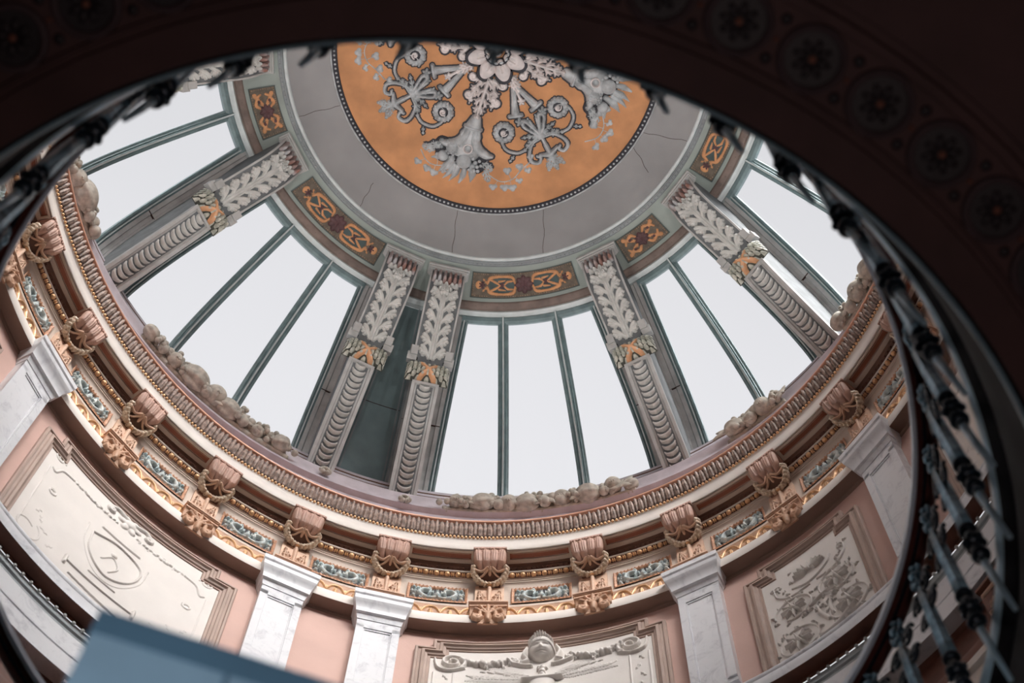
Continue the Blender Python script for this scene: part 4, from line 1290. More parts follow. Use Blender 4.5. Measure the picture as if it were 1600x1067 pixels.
def make_console(phi, label):
    root = thing('frieze_console', phi, 5.47, 20.4, label, 'console', 'carved consoles under the modillions')
    b = MB()
    b.add(*prism(phi, [(5.52, 20.32), (5.35, 20.32), (5.35, 20.295), (5.375, 20.28), (5.385, 20.24), (5.40, 20.22), (5.40, 20.06), (5.42, 20.04), (5.52, 20.04)], -0.215, 0.215))
    tpart(root, 'block', (np.concatenate(b.V), b.F), CARVED)
    b = MB(); b.add(*box(phi, 5.335, 5.52, 20.31, 20.335, -0.235, 0.235))
    b.add(*box(phi, 5.36, 5.52, 20.25, 20.27, -0.222, 0.222))
    tpart(root, 'cap', (np.concatenate(b.V), b.F), LEAFP)
    f = flatmap(phi, 5.40, 20.07)
    r = Relief(-0.21, 0.21, -0.20, 0.17, 0.0065)
    r.stroke(bez([(-0.09, -0.08), (-0.085, 0.05), (0, 0.10), (0.085, 0.05), (0.09, -0.08)], 20), 0.028, 0.06)
    for k in range(5):
        a = lerp(0.35, PI - 0.35, k / 4)
        r.stroke([(0.02 * math.cos(a), 0.03 * math.sin(a)), (0.155 * math.cos(a), 0.04 + 0.13 * math.sin(a))], [0.018, 0.034], [0.05, 0.085])
    for sg in (-1, 1):
        r.curl([(sg * .07, -0.06), (sg * .12, -0.13), (sg * .16, -0.10)], [0.024, 0.026, 0.018], [0.05, 0.07, 0.06], 0.035, sg)
        r.blob(sg * .17, -0.02, 0.03, 0.06)
    r.stroke([(0, -0.02), (0, -0.14)], [0.045, 0.028], [0.07, 0.06])
    r.H *= .78
    tpart(root, 'carved_shell', r.mesh(f), CARVED, sharp=0)
    b = MB(); b.add(*prism(phi, [(5.44, 20.06), (5.40, 20.06), (5.405, 19.95), (5.42, 19.90), (5.44, 19.90)], -0.12, 0.12))
    tpart(root, 'tail_block', (np.concatenate(b.V), b.F), CARVED)
    return root

def make_leafpanel(phi, label):
    root = thing('leaf_plaque', phi, 5.5, 20.7, label, 'carved leaf panel', 'upright leaf panels between modillion and console')
    tpart(root, 'ground', box(phi, 5.455, 5.515, 20.32, 20.98, -0.175, 0.175), LEAFP)
    f = flatmap(phi, 5.458, 20.34)
    r = Relief(-0.175, 0.175, 0.0, 0.62, 0.0065)
    for sg in (-1, 1):
        r.leaf(sg * .03, 0.03, PI / 2 - sg * .22, 0.50, 0.075, 0.05, 6)
        r.leaf(sg * .12, 0.02, PI / 2, 0.50, 0.06, 0.045, 6)
    r.stroke([(0, 0.02), (0, .54)], [0.02, 0.02, 0.03], 0.05)
    tpart(root, 'leaves', r.mesh(f), LEAFP, sharp=0)
    return root

def make_friezepanel(phc, hd, label):
    root = thing('foliage_plaque', phc, 5.5, 20.74, label, 'frieze panel', 'pale blue foliage panels of the frieze')
    R = 5.50; hu = rad(hd) * R; f = cylmap(R, phc, 20.74)
    def slab(u0, u1, a, b_, h, m=2):
        n = max(2, int((u1 - u0) / 0.05)); U, W = np.meshgrid(np.linspace(u0, u1, n), np.linspace(a, b_, m), indexing='ij')
        return f(U.ravel(), W.ravel(), np.full(U.size, h)), gridfaces(n, m)
    V, F = slab(-hu, hu, -0.185, 0.185, 0.004); tpart(root, 'ground', (V, F), FOLIBG)
    b = MB()
    r = Relief(-hu - .01, hu + .01, -0.20, 0.20, 0.008)
    for (p, q) in (((-hu, -.18), (hu, -.18)), ((-hu, .18), (hu, .18)), ((-hu, -.18), (-hu, .18)), ((hu, -.18), (hu, .18))):
        r.stroke([p, q], 0.030, 0.028, p=0.4)
    n = int(hu * 2 / 0.04)
    for k in range(n):
        u = lerp(-hu, hu, k / (n - 1)); r.blob(u, .18, 0.014, 0.044); r.blob(u, -.18, 0.014, 0.044)
    for k in range(9):
        v = lerp(-.16, .16, k / 8); r.blob(-hu, v, 0.014, 0.044); r.blob(hu, v, 0.014, 0.044)
    tpart(root, 'carved_border', r.mesh(f), FRAMEP, sharp=0)
    r = Relief(-hu + .03, hu - .03, -0.16, 0.16, 0.0065)
    k_ = hu / 0.36
    for sg in (-1, 1):
        r.stroke(bez([(sg * .02, -.10), (sg * .12 * k_, -.13), (sg * .22 * k_, -.04), (sg * .18 * k_, .06), (sg * .09 * k_, .05), (sg * .10 * k_, -.02)], 26), [0.018, 0.03, 0.028, 0.024, 0.016], [0.04, 0.06, 0.06, 0.05], p=.5)
        r.leaf(sg * .05 * k_, .0, (0.9 if sg > 0 else PI - .9), 0.16, 0.055, 0.055, 3)
        r.leaf(sg * .20 * k_, -.03, (0.3 if sg > 0 else PI - .3), 0.15, 0.06, 0.055, 3)
        r.leaf(sg * .20 * k_, .04, (1.1 if sg > 0 else PI - 1.1), 0.12, 0.05, 0.05, 3)
        r.leaf(sg * .13 * k_, -.09, (-.6 if sg > 0 else PI + .6), 0.12, 0.045, 0.05, 2)
        r.blob(sg * .29 * k_, -.11, 0.03, 0.05); r.blob(sg * .29 * k_, .11, 0.028, 0.05); r.blob(sg * .10 * k_, .12, 0.03, 0.05)
    r.leaf(0, -.08, PI / 2, .18, .045, .07, 3)
    r.blob(0, -.06, .05, .07)
    tpart(root, 'foliage', r.mesh(f), FOLI, sharp=0)
    return root

def make_soffit(phc, hd, label):
    root = thing('soffit_coffer', phc, 5.25, 21.38, label, 'soffit panel', 'rust soffit panels between the modillions')
    a0, a1 = phc - hd, phc + hd
    b = MB()
    b.add(*lathe([(5.175, 21.40), (5.175, 21.372), (5.19, 21.366), (5.205, 21.372), (5.205, 21.40)], a0, a1, 1, close=True))
    b.add(*lathe([(5.290, 21.40), (5.290, 21.374), (5.30, 21.366), (5.345, 21.360), (5.352, 21.372), (5.352, 21.40)], a0, a1, 1, close=True))
    for s0, s1 in ((a0, a0 + .35), (a1 - .35, a1)):
        b.add(*lathe([(5.175, 21.40), (5.175, 21.366), (5.335, 21.364), (5.335, 21.40)], s0, s1, .3, close=True))
    tpart(root, 'frame', (np.concatenate(b.V), b.F), CREAM2)
    V, F = lathe([(5.205, 21.396), (5.292, 21.394)], a0 + .3, a1 - .3, 1)
    pf = tpart(root, 'rust_field', (V, F), RUST)
    b = MB()
    for (r0, r1) in ((5.222, 5.226), (5.280, 5.284)):
        b.add(*lathe([(r0, 21.393), (r1, 21.393)], a0 + .6, a1 - .6, 1))
    spart(root, pf, 'pale_line', (np.concatenate(b.V), b.F), CREAM2)
    return root

def ordinal(k):
    return ['first', 'second', 'third', 'fourth', 'fifth', 'sixth', 'seventh', 'eighth', 'ninth', 'tenth', 'eleventh', 'twelfth', 'thirteenth', 'fourteenth'][k]
WHERE = {  # what each modillion azimuth stands over
    0: 'hidden far right behind the handrail', 1: 'partly behind the railing at the far right',
    2: 'over the marble pilaster beside the handrail at the right', 3: 'over the middle of the floral relief panel',
    4: 'over the marble pilaster left of the floral relief panel', 5: 'right of the cherub mask',
    6: 'straight over the left half of the cherub mask panel', 7: 'over the pilaster left of the mask panel',
    8: 'over the pilaster right of the large shield panel', 9: 'over the lower right part of the shield panel',
    10: 'over the upper left part of the shield panel', 11: 'over the leftmost marble pilaster',
    12: 'at the left edge beside the dark handrail', 13: 'topmost at the left, behind the handrail'}
m0 = make_modillion(MODS[6], 'shell modillion with a wreath, ' + WHERE[6])
c0 = make_console(MODS[6], 'carved peach console block, ' + WHERE[6])
l0 = make_leafpanel(MODS[6], 'upright peach leaf panel, ' + WHERE[6])
for k, ph in enumerate(MODS):
    if k == 6: continue
    clone(m0, ph - MODS[6], 'shell modillion with a wreath, ' + WHERE[k])
    clone(c0, ph - MODS[6], 'carved peach console block, ' + WHERE[k])
    clone(l0, ph - MODS[6], 'upright peach leaf panel, ' + WHERE[k])
GAPS = [(MODS[k] + MODS[k + 1]) / 2 for k in range(len(MODS) - 1)]
GW = ['behind the railing at the far right', 'right of the right-hand marble pilaster', 'over the right half of the floral panel',
      'over the left half of the floral panel', 'left of the pilaster beside the floral panel', 'over the cherub mask',
      'over the left end of the mask panel', 'between the two close-set pilasters', 'over the lower right corner of the shield panel',
      'over the middle of the shield panel', 'over the upper left corner of the shield panel', 'left of the leftmost pilaster', 'topmost at the left edge behind the handrail']
p0 = make_friezepanel(GAPS[6], 3.75, 'pale blue foliage panel, ' + GW[6])
s0 = make_soffit(GAPS[6], 4.35, 'rust soffit panel with a cream frame, ' + GW[6])
for k, ph in enumerate(GAPS):
    if k == 6: continue
    clone(p0, ph - GAPS[6], 'pale blue foliage panel, ' + GW[k])
    clone(s0, ph - GAPS[6], 'rust soffit panel with a cream frame, ' + GW[k])

# --- fruit garlands on the ledge below the windows
def garland(a0, a1, z0, label, seed, leafy=False):
    rs = random.Random(seed)
    phc = (a0 + a1) / 2
    root = thing('fruit_garland', phc, 5.5, z0, label, 'fruit garland', 'stone garlands under the windows')
    n = int(abs(a1 - a0) * 0.78) + 1
    pat = [4, 1, 0, 4, 3, 1, 5, 0, 4, 2, 3, 5]
    for i in range(n):
        t = (i + .5) / n; a = lerp(a0, a1, t)
        fat = (0.62 + 0.55 * math.sin(PI * t)) * rs.uniform(.82, 1.12)
        kind = pat[(i + seed * 2) % len(pat)]
        zc = z0 + rs.uniform(0.08, 0.15) * fat; Rc_ = 5.47 + rs.uniform(-.02, .04)
        c = fr(a, Rc_, zc)
        al = rad(a); A = [[math.cos(al), -math.sin(al), 0], [math.sin(al), math.cos(al), 0], [0, 0, 1]]
        if kind == 0:      # ribbed melon
            R_ = 0.165 * fat
            V, F = ellipsoid((0, 0, 0), R_, R_ * 1.15, R_, 40, 14, None)
            q = rs.uniform(-.6, .6); Rt = np.array([[1, 0, 0], [0, math.cos(q), -math.sin(q)], [0, math.sin(q), math.cos(q)]])
            an = np.arctan2(V[:, 2], V[:, 0]); V = V * (1 - 0.16 * np.abs(np.sin(4 * an)) ** 4)[:, None]
            tpart(root, 'melon', (V @ Rt.T @ np.array(A).T + np.array(c), F), FRUIT, sharp=0)
        elif kind in (1, 2):    # bunch of grapes
            b = MB()
            for j in range(26):
                aa = a + rs.uniform(-1.5, 1.5); g = 0.036 + rs.uniform(0, .012)
                b.add(*ellipsoid(fr(aa, 5.44 + rs.uniform(-.04, .06), z0 + rs.uniform(0.0, 0.27) * fat), g, g, g, 9, 7))
            tpart(root, 'grapes', (np.concatenate(b.V), b.F), FRUIT, sharp=0)
        elif kind == 3:    # knobbly pomegranate with a crown
            V, F = ellipsoid((0, 0, 0), 0.14 * fat, 0.135 * fat, 0.135 * fat, 24, 14)
            nn = V / np.linalg.norm(V, axis=1)[:, None]
            V = V * (1 + 0.06 * np.sin(14 * nn[:, 1]) * np.sin(14 * nn[:, 2]))[:, None]
            b = MB(); b.add(V @ np.array(A).T + np.array(c), F)
            for j in range(5):
                aj = 2 * PI * j / 5
                b.add(*ellipsoid(fr(a, Rc_ - .12 * fat + .01, zc + .03 * math.sin(aj) - .06 * fat, .03 * math.cos(aj)), .016, .016, .022, 7, 5))
            tpart(root, 'pomegranate', (np.concatenate(b.V), b.F), FRUIT, sharp=0)
        elif kind == 4:    # long leaves
            b = MB()
            for j in range(5):
                aa = a + (j - 2) * .42; zz = z0 + rs.uniform(.02, .22) * fat
                V, F = ellipsoid((0, 0, 0), 0.022, 0.15, 0.048, 10, 10)
                V[:, 2] *= np.clip(1 - (V[:, 1] / .16) ** 2, .05, 1) ** .6
                q = rs.uniform(-1.1, 1.1); Rt = np.array([[1, 0, 0], [0, math.cos(q), -math.sin(q)], [0, math.sin(q), math.cos(q)]])
                b.add(V @ Rt.T @ np.array(A).T + np.array(fr(aa, 5.44, zz)), F)
            tpart(root, 'leaves', (np.concatenate(b.V), b.F), FRUIT, sharp=0)
        else:
            b = MB()
            for j in range(3):
                R_ = 0.085 * fat
                b.add(*ellipsoid(fr(a + (j - 1) * 1.1, 5.46, z0 + (0.05 + .10 * (j % 2)) * fat), R_, R_, R_, 14, 9))
            tpart(root, 'plums', (np.concatenate(b.V), b.F), FRUIT, sharp=0)
    f = cylmap(5.56, phc, z0)
    hu = abs(rad(a1 - a0)) * 5.56 / 2
    r = Relief(-hu, hu, -0.08, 0.3, 0.011)
    for i in range(n * 2):
        u = lerp(-hu + .08, hu - .08, (i + .5) / (n * 2))
        r.leaf(u, 0.0, rs.uniform(.3, 2.8), 0.12 + .12 * math.sin(PI * i / (2 * n)), 0.07, 0.06, 3)
    r.stroke([(-hu + .03, 0.0), (hu - .03, 0.0)], [0.03, 0.05, 0.03], 0.04)
    tpart(root, 'leaf_bed', r.mesh(f), FRUIT, sharp=0)
    return root
garland(111.5, 138.0, 23.62, 'long heap of stone grapes and melons under the tall window at the left', 3)
garland(61.5, 89.0, 23.50, 'long heap of stone fruit under the three-pane window in the middle', 1)
garland(37.5, 47.5, 23.60, 'short run of stone leaves under the two-pane window', 4)
garland(12.0, 25.5, 23.80, 'dark stone garland against the sky beside the handrail at the right', 2)
garland(152.5, 164.0, 23.75, 'narrow strip of stone garland at the far left cornice', 5)
def ledge_flower(ph, z, label):
    root = thing('ledge_flower', ph, 5.55, z, label, 'stone flower', 'small stone flowers on the lavender ledge')
    b = MB()
    for k in range(6):
        a = 2 * PI * k / 6
        b.add(*ellipsoid(fr(ph, 5.49, z + .055 * math.sin(a), .055 * math.cos(a)), .04, .04, .035, 9, 6))
    tpart(root, 'petals', (np.concatenate(b.V), b.F), FRUIT, sharp=0)
    tpart(root, 'heart', ellipsoid(fr(ph, 5.455, z), .03, .03, .03, 9, 6), FRUIT, sharp=0)
ledge_flower(106.1, 23.62, 'small stone flower on the lavender ledge left of centre')
ledge_flower(94.3, 23.50, 'small stone flower on the lavender ledge beside the middle garland')

# ================================================================== THINGS OF THE WALL
def make_pilaster(phi, label):
    root = thing('pilaster', phi, 5.6, 17.4, label, 'pilaster', 'marble pilasters of the drum')
    b = MB()
    b.add(*box(phi, 5.49, 5.66, 17.42, 19.80, -0.255, 0.255))
    tpart(root, 'shaft', (np.concatenate(b.V), b.F), MARBLE)
    # raised frame leaving a sunk field
    b = MB()
    for (z0, z1, t0, t1) in ((17.5, 19.62, -0.255, -0.165), (17.5, 19.62, 0.165, 0.255), (19.54, 19.72, -0.255, 0.255)):
        b.add(*box(phi, 5.468, 5.50, z0, z1, t0, t1))
    for (z0, z1, t0, t1) in ((17.5, 19.52, -0.163, -0.150), (17.5, 19.52, 0.150, 0.163), (19.505, 19.525, -0.163, 0.163)):
        b.add(*box(phi, 5.478, 5.50, z0, z1, t0, t1))
    tpart(root, 'sunk_frame', (np.concatenate(b.V), b.F), MARBLE)
    b = MB()
    prof = [(0.0, 19.72, 0.01), (0.0, 19.75, 0.02), (0.0, 19.79, 0.035), (0, 19.80, 0.06), (0, 19.84, 0.065), (0, 19.87, 0.075), (0, 19.93, 0.10), (0, 19.96, 0.125), (0, 19.975, 0.13), (0, 20.03, 0.135), (0, 20.05, 0.15), (0, 20.13, 0.155)]
    V = []; F = []
    for (_, z, e) in prof:
        hw = 0.255 + e * .62; Rf = 5.47 - e * 1.22
        V += [fr(phi, 5.62, z, -hw), fr(phi, Rf, z, -hw), fr(phi, Rf, z, hw), fr(phi, 5.62, z, hw)]
    F = gridfaces(len(prof), 4, False, True) + [(0, 1, 2, 3), tuple((len(prof) - 1) * 4 + i for i in (3, 2, 1, 0))]
    tpart(root, 'capital', (V, F), MARBLE, sharp=25)
    return root
PIL = [(94.75, 'white marble pilaster just left of the mask panel'), (106.9, 'white marble pilaster left of the two close-set ones, beside the shield panel'),
       (55.41, 'white marble pilaster between mask panel and floral panel'), (28.6, 'white marble pilaster cut by the handrail at the right'),
       (146.12, 'leftmost white marble pilaster, tilted in the view'), (-10.7, 'marble pilaster seen through the railing at the far right'), (-22.9, 'marble pilaster seen through the railing near the gallery edge')]
pl = make_pilaster(*PIL[0])
for ph, lab in PIL[1:]: clone(pl, ph - 94.75, lab)

def orth_frame(poly, f, prof, sub=0.06):
    """steps of a moulding run round an orthogonal closed/open outline; offset goes inwards"""
    P = np.array(poly, float); n = len(P); out = []
    for off, h in prof:
        Q = []
        for i in range(n):
            if i == 0: d1 = P[1] - P[0]; d0 = d1
            elif i == n - 1: d0 = P[-1] - P[-2]; d1 = d0
            else: d0 = P[i] - P[i - 1]; d1 = P[i + 1] - P[i]
            d0 = d0 / np.linalg.norm(d0); d1 = d1 / np.linalg.norm(d1)
            n0 = np.array([d0[1], -d0[0]]); n1 = np.array([d1[1], -d1[0]])
            m = n0 if (i == 0 or i == n - 1) else n0 + n1
            Q.append(P[i] + m * off)
        out.append(np.array(Q))
    V = []; rows = 0
    counts = [max(1, int(np.linalg.norm(P[i + 1] - P[i]) / sub)) for i in range(n - 1)]
    ts = [(i, k / counts[i]) for i in range(n - 1) for k in range(counts[i])] + [(n - 2, 1.0)]
    for (i, t) in ts:
        for (off, h), Q in zip(prof, out):
            q = Q[i] * (1 - t) + Q[i + 1] * t
            V.append((q[0], q[1], h))
    V = np.array(V)
    return f(V[:, 0], V[:, 1], V[:, 2]), gridfaces(len(ts), len(prof))

FPROF = [(0.0, 0.0), (0.0, 0.045), (0.012, 0.06), (0.035, 0.06), (0.045, 0.040), (0.075, 0.045), (0.085, 0.07), (0.115, 0.075), (0.125, 0.05), (0.15, 0.04), (0.158, 0.02), (0.185, 0.022), (0.20, -0.005)]
def wall_panel(phc, hw, sx, zc1, zc2, label, detail):
    root = thing('relief_panel', phc, 5.6, 17.45, label, 'relief panel', None)
    zb = 17.42
    f = cylmap(5.62, phc, 0.0)
    poly = [(-hw, zb), (-hw, zc1), (-sx, zc1), (-sx, zc2), (sx, zc2), (sx, zc1), (hw, zc1), (hw, zb)]
    V, F = orth_frame(poly, f, FPROF)
    tpart(root, 'moulded_frame', (V, F), FRAMEW, sharp=30)
    # field
    g = MB()
    def slab(u0, u1, a, b_, h):
        n = max(2, int((u1 - u0) / 0.06)); U, W = np.meshgrid(np.linspace(u0, u1, n), [a, b_], indexing='ij')
        return f(U.ravel(), W.ravel(), np.full(U.size, h)), gridfaces(n, 2)
    g.add(*slab(-hw + .19, hw - .19, zb, zc1 - .19, 0.008)); g.add(*slab(-sx + .19, sx - .19, zc1 - .19, zc2 - .19, 0.008))
    tpart(root, 'field', (np.concatenate(g.V), g.F), RELIEF, sharp=0)
    detail(root, phc)
    return root

def swag(r, p0, p1, sag, w=0.05, h=0.05, seed=1):
    rs = random.Random(seed)
    p0 = np.array(p0); p1 = np.array(p1); n = int(np.linalg.norm(p1 - p0) / 0.045)
    for i in range(n + 1):
        t = i / n; q = p0 * (1 - t) + p1 * t; y = q[1] - sag * 4 * t * (1 - t)
        s_ = w * (0.6 + .5 * math.sin(PI * t))
        r.blob(q[0] + rs.uniform(-.012, .012), y + rs.uniform(-.012, .012), s_ * .62, h * rs.uniform(.7, 1), ry=s_ * .45, rot=rs.uniform(0, 3))
        if i % 2: r.leaf(q[0], y, rs.uniform(0, 6.28), s_ * 1.5, s_ * .5, h * .7, 2)

def d_mask(root, phc):
    f = cylmap(5.61, phc, 0.0)
    lean = lambda u, v, h: f(u, 19.34 + (v - 19.34) * .66, h * .62 + 0.30 * (v - 19.16) * (h > 0))
    zt = 19.45
    # face
    r = Relief(-0.22, 0.22, 19.12, 19.76, 0.0055)
    X, Y = np.meshgrid(r.x, r.y, indexing='ij'); cy = 19.38
    def gaus(x, y, sx_, sy_, a): return a * np.exp(-((X - x) / sx_) ** 2 - ((Y - y) / sy_) ** 2)
    head = np.clip(1 - (X / (0.142 - 0.035 * np.clip((cy - Y) / .2, 0, 1))) ** 2 - ((Y - cy) / 0.20) ** 2, 0, 1) ** .5 * 0.16
    face = head + gaus(0, cy - .03, .018, .045, .035) + gaus(0, cy - .055, .028, .018, .022)
    face += gaus(-.062, cy - .06, .04, .035, .02) + gaus(.062, cy - .06, .04, .035, .02)
    for sg in (-1, 1):
        face -= gaus(sg * .055, cy + .012, .032, .016, .038); face += gaus(sg * .055, cy + .010, .017, .010, .022)
        face += gaus(sg * .055, cy + .050, .04, .010, .014)
    face -= gaus(0, cy - .105, .045, .008, .026); face += gaus(0, cy - .092, .035, .009, .018); face += gaus(0, cy - .120, .030, .010, .018); face += gaus(0, cy - .165, .04, .025, .02)
    hair = np.clip(1 - (X / 0.155) ** 2 - ((Y - cy - .03) / 0.215) ** 2, 0, 1) ** .5 * 0.175 * (Y > cy + .085 - 0.05 * np.abs(X) / .14 - 0.9 * np.clip(np.abs(X) - .10, 0, 1))
    hair = hair * (1 + 0.10 * np.sin(90 * np.arctan2(X, Y - cy + .1)))
    r.H = np.where(head > 0, np.maximum(face, 0.01), 0); r.H = np.maximum(r.H, hair)
    tpart(root, 'cherub_mask', r.mesh(lean), RELIEF, sharp=0)
    r = Relief(-0.20, 0.20, 19.48, 19.72, 0.0055)
    for k in range(11):
        a = lerp(.35, PI - .35, k / 10)
        r.blob(.135 * math.cos(a), 19.46 + .17 * math.sin(a), 0.026, 0.13, ry=.02, rot=a)
    for k in range(7):
        a = lerp(.5, PI - .5, k / 6)
        r.blob(.09 * math.cos(a), 19.50 + .17 * math.sin(a), 0.024, 0.15, ry=.02, rot=a)
    tpart(root, 'mask_curls', r.mesh(lean), RELIEF, sharp=0)
    r = Relief(-1.3, 1.3, 17.5, 19.62, 0.009)
    for sg in (-1, 1):
        r.stroke(bez([(sg * .17, 19.54), (sg * .21, 19.40), (sg * .17, 19.26), (sg * .24, 19.20)], 20), [.02, .028, .028, .02], .06)
        r.curl([(sg * .12, 19.14), (sg * .22, 19.16), (sg * .33, 19.22)], .02, .045, .05, sg)
        swag(r, (sg * .33, 19.30), (sg * .92, 19.30), .10, .085, .075, 5 + sg)
        r.spiral(sg * 1.02, 19.24, .03, .155, 1.6, .3 if sg > 0 else PI - .3, [.016, .024], .05, sg)
        r.stroke(bez([(sg * .88, 19.12), (sg * 1.05, 19.05), (sg * 1.18, 19.10), (sg * 1.22, 19.3)], 18), .016, .04)
        r.stroke([(sg * 1.00, 19.0), (sg * 1.0, 17.6)], .010, .02); r.stroke([(sg * 1.22, 19.0), (sg * 1.22, 17.6)], .010, .02)
        for k in range(7):
            r.leaf(sg * 1.11, 18.95 - .2 * k, -PI / 2 + .5 * (-1) ** k, .12, .035, .02, 2)
        # palm fronds
        for (x0, y0, a, L) in ((.15, 18.92, .45, .42), (.20, 18.84, .12, .55)):
            st = bez([(sg * x0, y0), (sg * (x0 + L * .5), y0 + L * .5 * a), (sg * (x0 + L), y0 + L * .8 * a)], 16)
            r.stroke(st, [.010, .005], .02)
            for i, q in enumerate(st):
                for s2 in (-1, 1):
                    aa = (a + s2 * .55)
                    r.stroke([q, (q[0] + sg * .13 * math.cos(aa), q[1] + .13 * math.sin(aa))], [.007, .003], .014)
    for k in range(3):
        r.blob(0.0, 19.06 - .07 * k, .05 - .008 * k, .05)
    r.flower(0, 19.06, .07, .05, 5)
    # urn
    r.stroke([(-.22, 18.80), (.22, 18.80)], .022, .07); r.stroke(bez([(0, 18.78), (0, 18.66), (0, 18.45)], 10), [.15, .12, .16], .05)
    r.stroke([(0, 18.4), (0, 18.2)], [.12, .05], .06)
    tpart(root, 'relief', r.mesh(f), RELIEF, sharp=0)
wall_panel(75.1, 1.465, 1.26, 19.53, 19.72, 'ivory relief panel with a cherub mask, garlands and an urn, in a taupe frame', d_mask)

def d_floral(root, phc):
    f = cylmap(5.61, phc, 0.0)
    r = Relief(-0.62, 0.62, 17.42, 19.4, 0.007)
    rs = random.Random(4)
    def fl(x, y, s_):
        for k in range(9):
            a = 2 * PI * k / 9 + x
            r.stroke([(x + .35 * s_ * math.cos(a), y + .35 * s_ * math.sin(a)), (x + s_ * math.cos(a), y + s_ * math.sin(a))], [.10 * s_, .17 * s_, .05 * s_], .055)
        r.blob(x, y, .22 * s_, .07)
    for (cx, cy, s_, sg) in ((.27, 18.42, .25, 1), (-.30, 18.40, .24, -1), (-.34, 17.70, .26, -1), (.33, 17.80, .26, 1)):
        fl(cx, cy, .62 * s_)
        r.spiral(cx, cy, s_, s_ * .86, .85, rs.uniform(0, 6), [.012, .008], .022, sg)
        for k in range(9):
            a = 2 * PI * k / 9 + rs.uniform(-.3, .3); r.leaf(cx + s_ * math.cos(a), cy + s_ * math.sin(a), a + .7 * sg, .07, .022, .035, 2)
    for k in range(9):
        a = lerp(.2, 2.95, k / 8); r.stroke([(.0 + .07 * math.cos(a), 18.97 + .05 * math.sin(a)), (.21 * math.cos(a), 18.99 + .19 * math.sin(a))], [.010, .022, .005], .055)
    r.stroke(bez([(-.26, 18.84), (-.05, 18.76), (.2, 18.88), (.28, 19.02)], 20), [.006, .018, .006], .02)
    for sg in (-1, 1):
        r.curl([(sg * .05, 18.70), (sg * .3, 18.70), (sg * .45, 18.84), (sg * .47, 19.02)], [.008, .010, .008], .02, .05, sg)
        for k in range(6):
            r.leaf(sg * (.32 + .03 * k), 18.72 + .07 * k, 1.2 * sg + k, .07, .022, .03, 2)
    for k in range(26):
        r.leaf(rs.uniform(-.52, .52), rs.uniform(17.5, 19.2), rs.uniform(0, 6.28), rs.uniform(.05, .08), .018, .03, 2)
    r.stroke(bez([(-.12, 18.22), (.05, 18.30), (.22, 18.30)], 12), [.008, .022, .006], .035)
    r.stroke(bez([(-.10, 17.52), (.0, 17.49), (.22, 17.56), (.40, 17.68)], 14), [.010, .028, .012], .045)
    for k in range(9): r.leaf(-.20 + .055 * k, 18.12 + .04 * math.sin(k), 1.2 + k, .09, .03, .04, 2)
    r.stroke(bez([(-.04, 18.10), (-.02, 17.95), (.05, 17.75)], 14), [.014, .022, .022], .03); r.stroke(bez([(.13, 18.10), (.10, 17.95), (.12, 17.8)], 14), [.014, .02, .014], .035)
    tpart(root, 'floral_relief', r.mesh(f), RELIEF, sharp=0)
wall_panel(42.05, 0.80, 0.60, 19.48, 19.66, 'ivory relief panel crowded with scrolls and flowers, at the right beside the handrail', d_floral)

def d_shield(root, phc):
    f = cylmap(5.61, phc, 0.0)
    r = Relief(-1.28, 1.28, 17.45, 19.62, 0.009)
    z = 18.5
    r.flower(.0, z + .88, .16, .07, 6); r.blob(0, z + .88, .08, .10)
    for sg in (-1, 1):
        r.curl([(sg * .05, z + .95), (sg * .2, z + 1.0), (sg * .3, z + .93)], [.03, .02], .07, .05, -sg)
        swag(r, (sg * .15, z + .74), (sg * .82, z + .72), .0, .05, .045, 11 + sg)
        r.stroke(bez([(sg * .82, z + .72), (sg * .98, z + .66), (sg * 1.05, z + .5), (sg * 1.10, z + .52)], 16), [.02, .014], .03)
        r.spiral(sg * 1.08, z + .82, .02, .09, 1.5, 0 if sg > 0 else PI, .012, .02, sg)
        r.stroke([(sg * 1.14, z + .5), (sg * 1.12, z - .9)], .008, .014)
        for k in range(4): r.leaf(sg * (1.0 - .12 * k), z - .45 - .1 * k, 1 + k, .12, .04, .02, 2)
        r.spiral(sg * 1.0, z - .85, .20, .10, 1.0, 2 if sg > 0 else 1, .010, .02, sg)
        r.spiral(sg * .96, z + .12, .06, .03, 1.1, 2, .012, .025, sg)
    # shield
    sh = bez([(-.34, z + .18), (0, z + .32), (.34, z + .18), (.28, z - .2), (0, z - .42), (-.28, z - .2), (-.34, z + .18)], 60)
    r.stroke(sh, .013, .045)
    r.stroke(bez([(-.42, z + .28), (-.38, z - .1), (-.2, z - .42), (0, z - .52), (.2, z - .42), (.38, z - .1), (.42, z + .28)], 40), .007, .02)
    r.stroke([(-.26, z + .42), (.26, z + .42)], .012, .04); r.stroke([(-.18, z - .56), (.18, z - .56)], .010, .03)
    r.stroke(bez([(-.12, z - .15), (0, z + .02), (.1, z - .12), (.02, z - .3)], 20), .010, .03); r.blob(0, z + .08, .04, .045)
    # book-like ledge below
    r.stroke([(-.44, z - .72), (.44, z - .72)], .012, .04); r.stroke([(-.46, z - .65), (-.46, z - .80)], .02, .07); r.stroke([(.46, z - .65), (.46, z - .80)], .02, .07)
    r.stroke(bez([(-.36, z - .90), (0, z - .93), (.30, z - .97)], 12), [.010, .02, .010], .04)
    r.H *= .45
    tpart(root, 'shield_relief', r.mesh(f), RELIEF, sharp=0)
wall_panel(126.55, 1.43, 1.18, 19.52, 19.72, 'large ivory relief panel with a shield and thin garlands, at the lower left', d_shield)
wall_panel(9.0, 1.43, 1.18, 19.52, 19.72, 'ivory relief panel seen through the railing at the right', d_shield)
wall_panel(159.4, 0.80, 0.60, 19.48, 19.66, 'ivory relief panel at the left edge behind the handrail', d_floral)

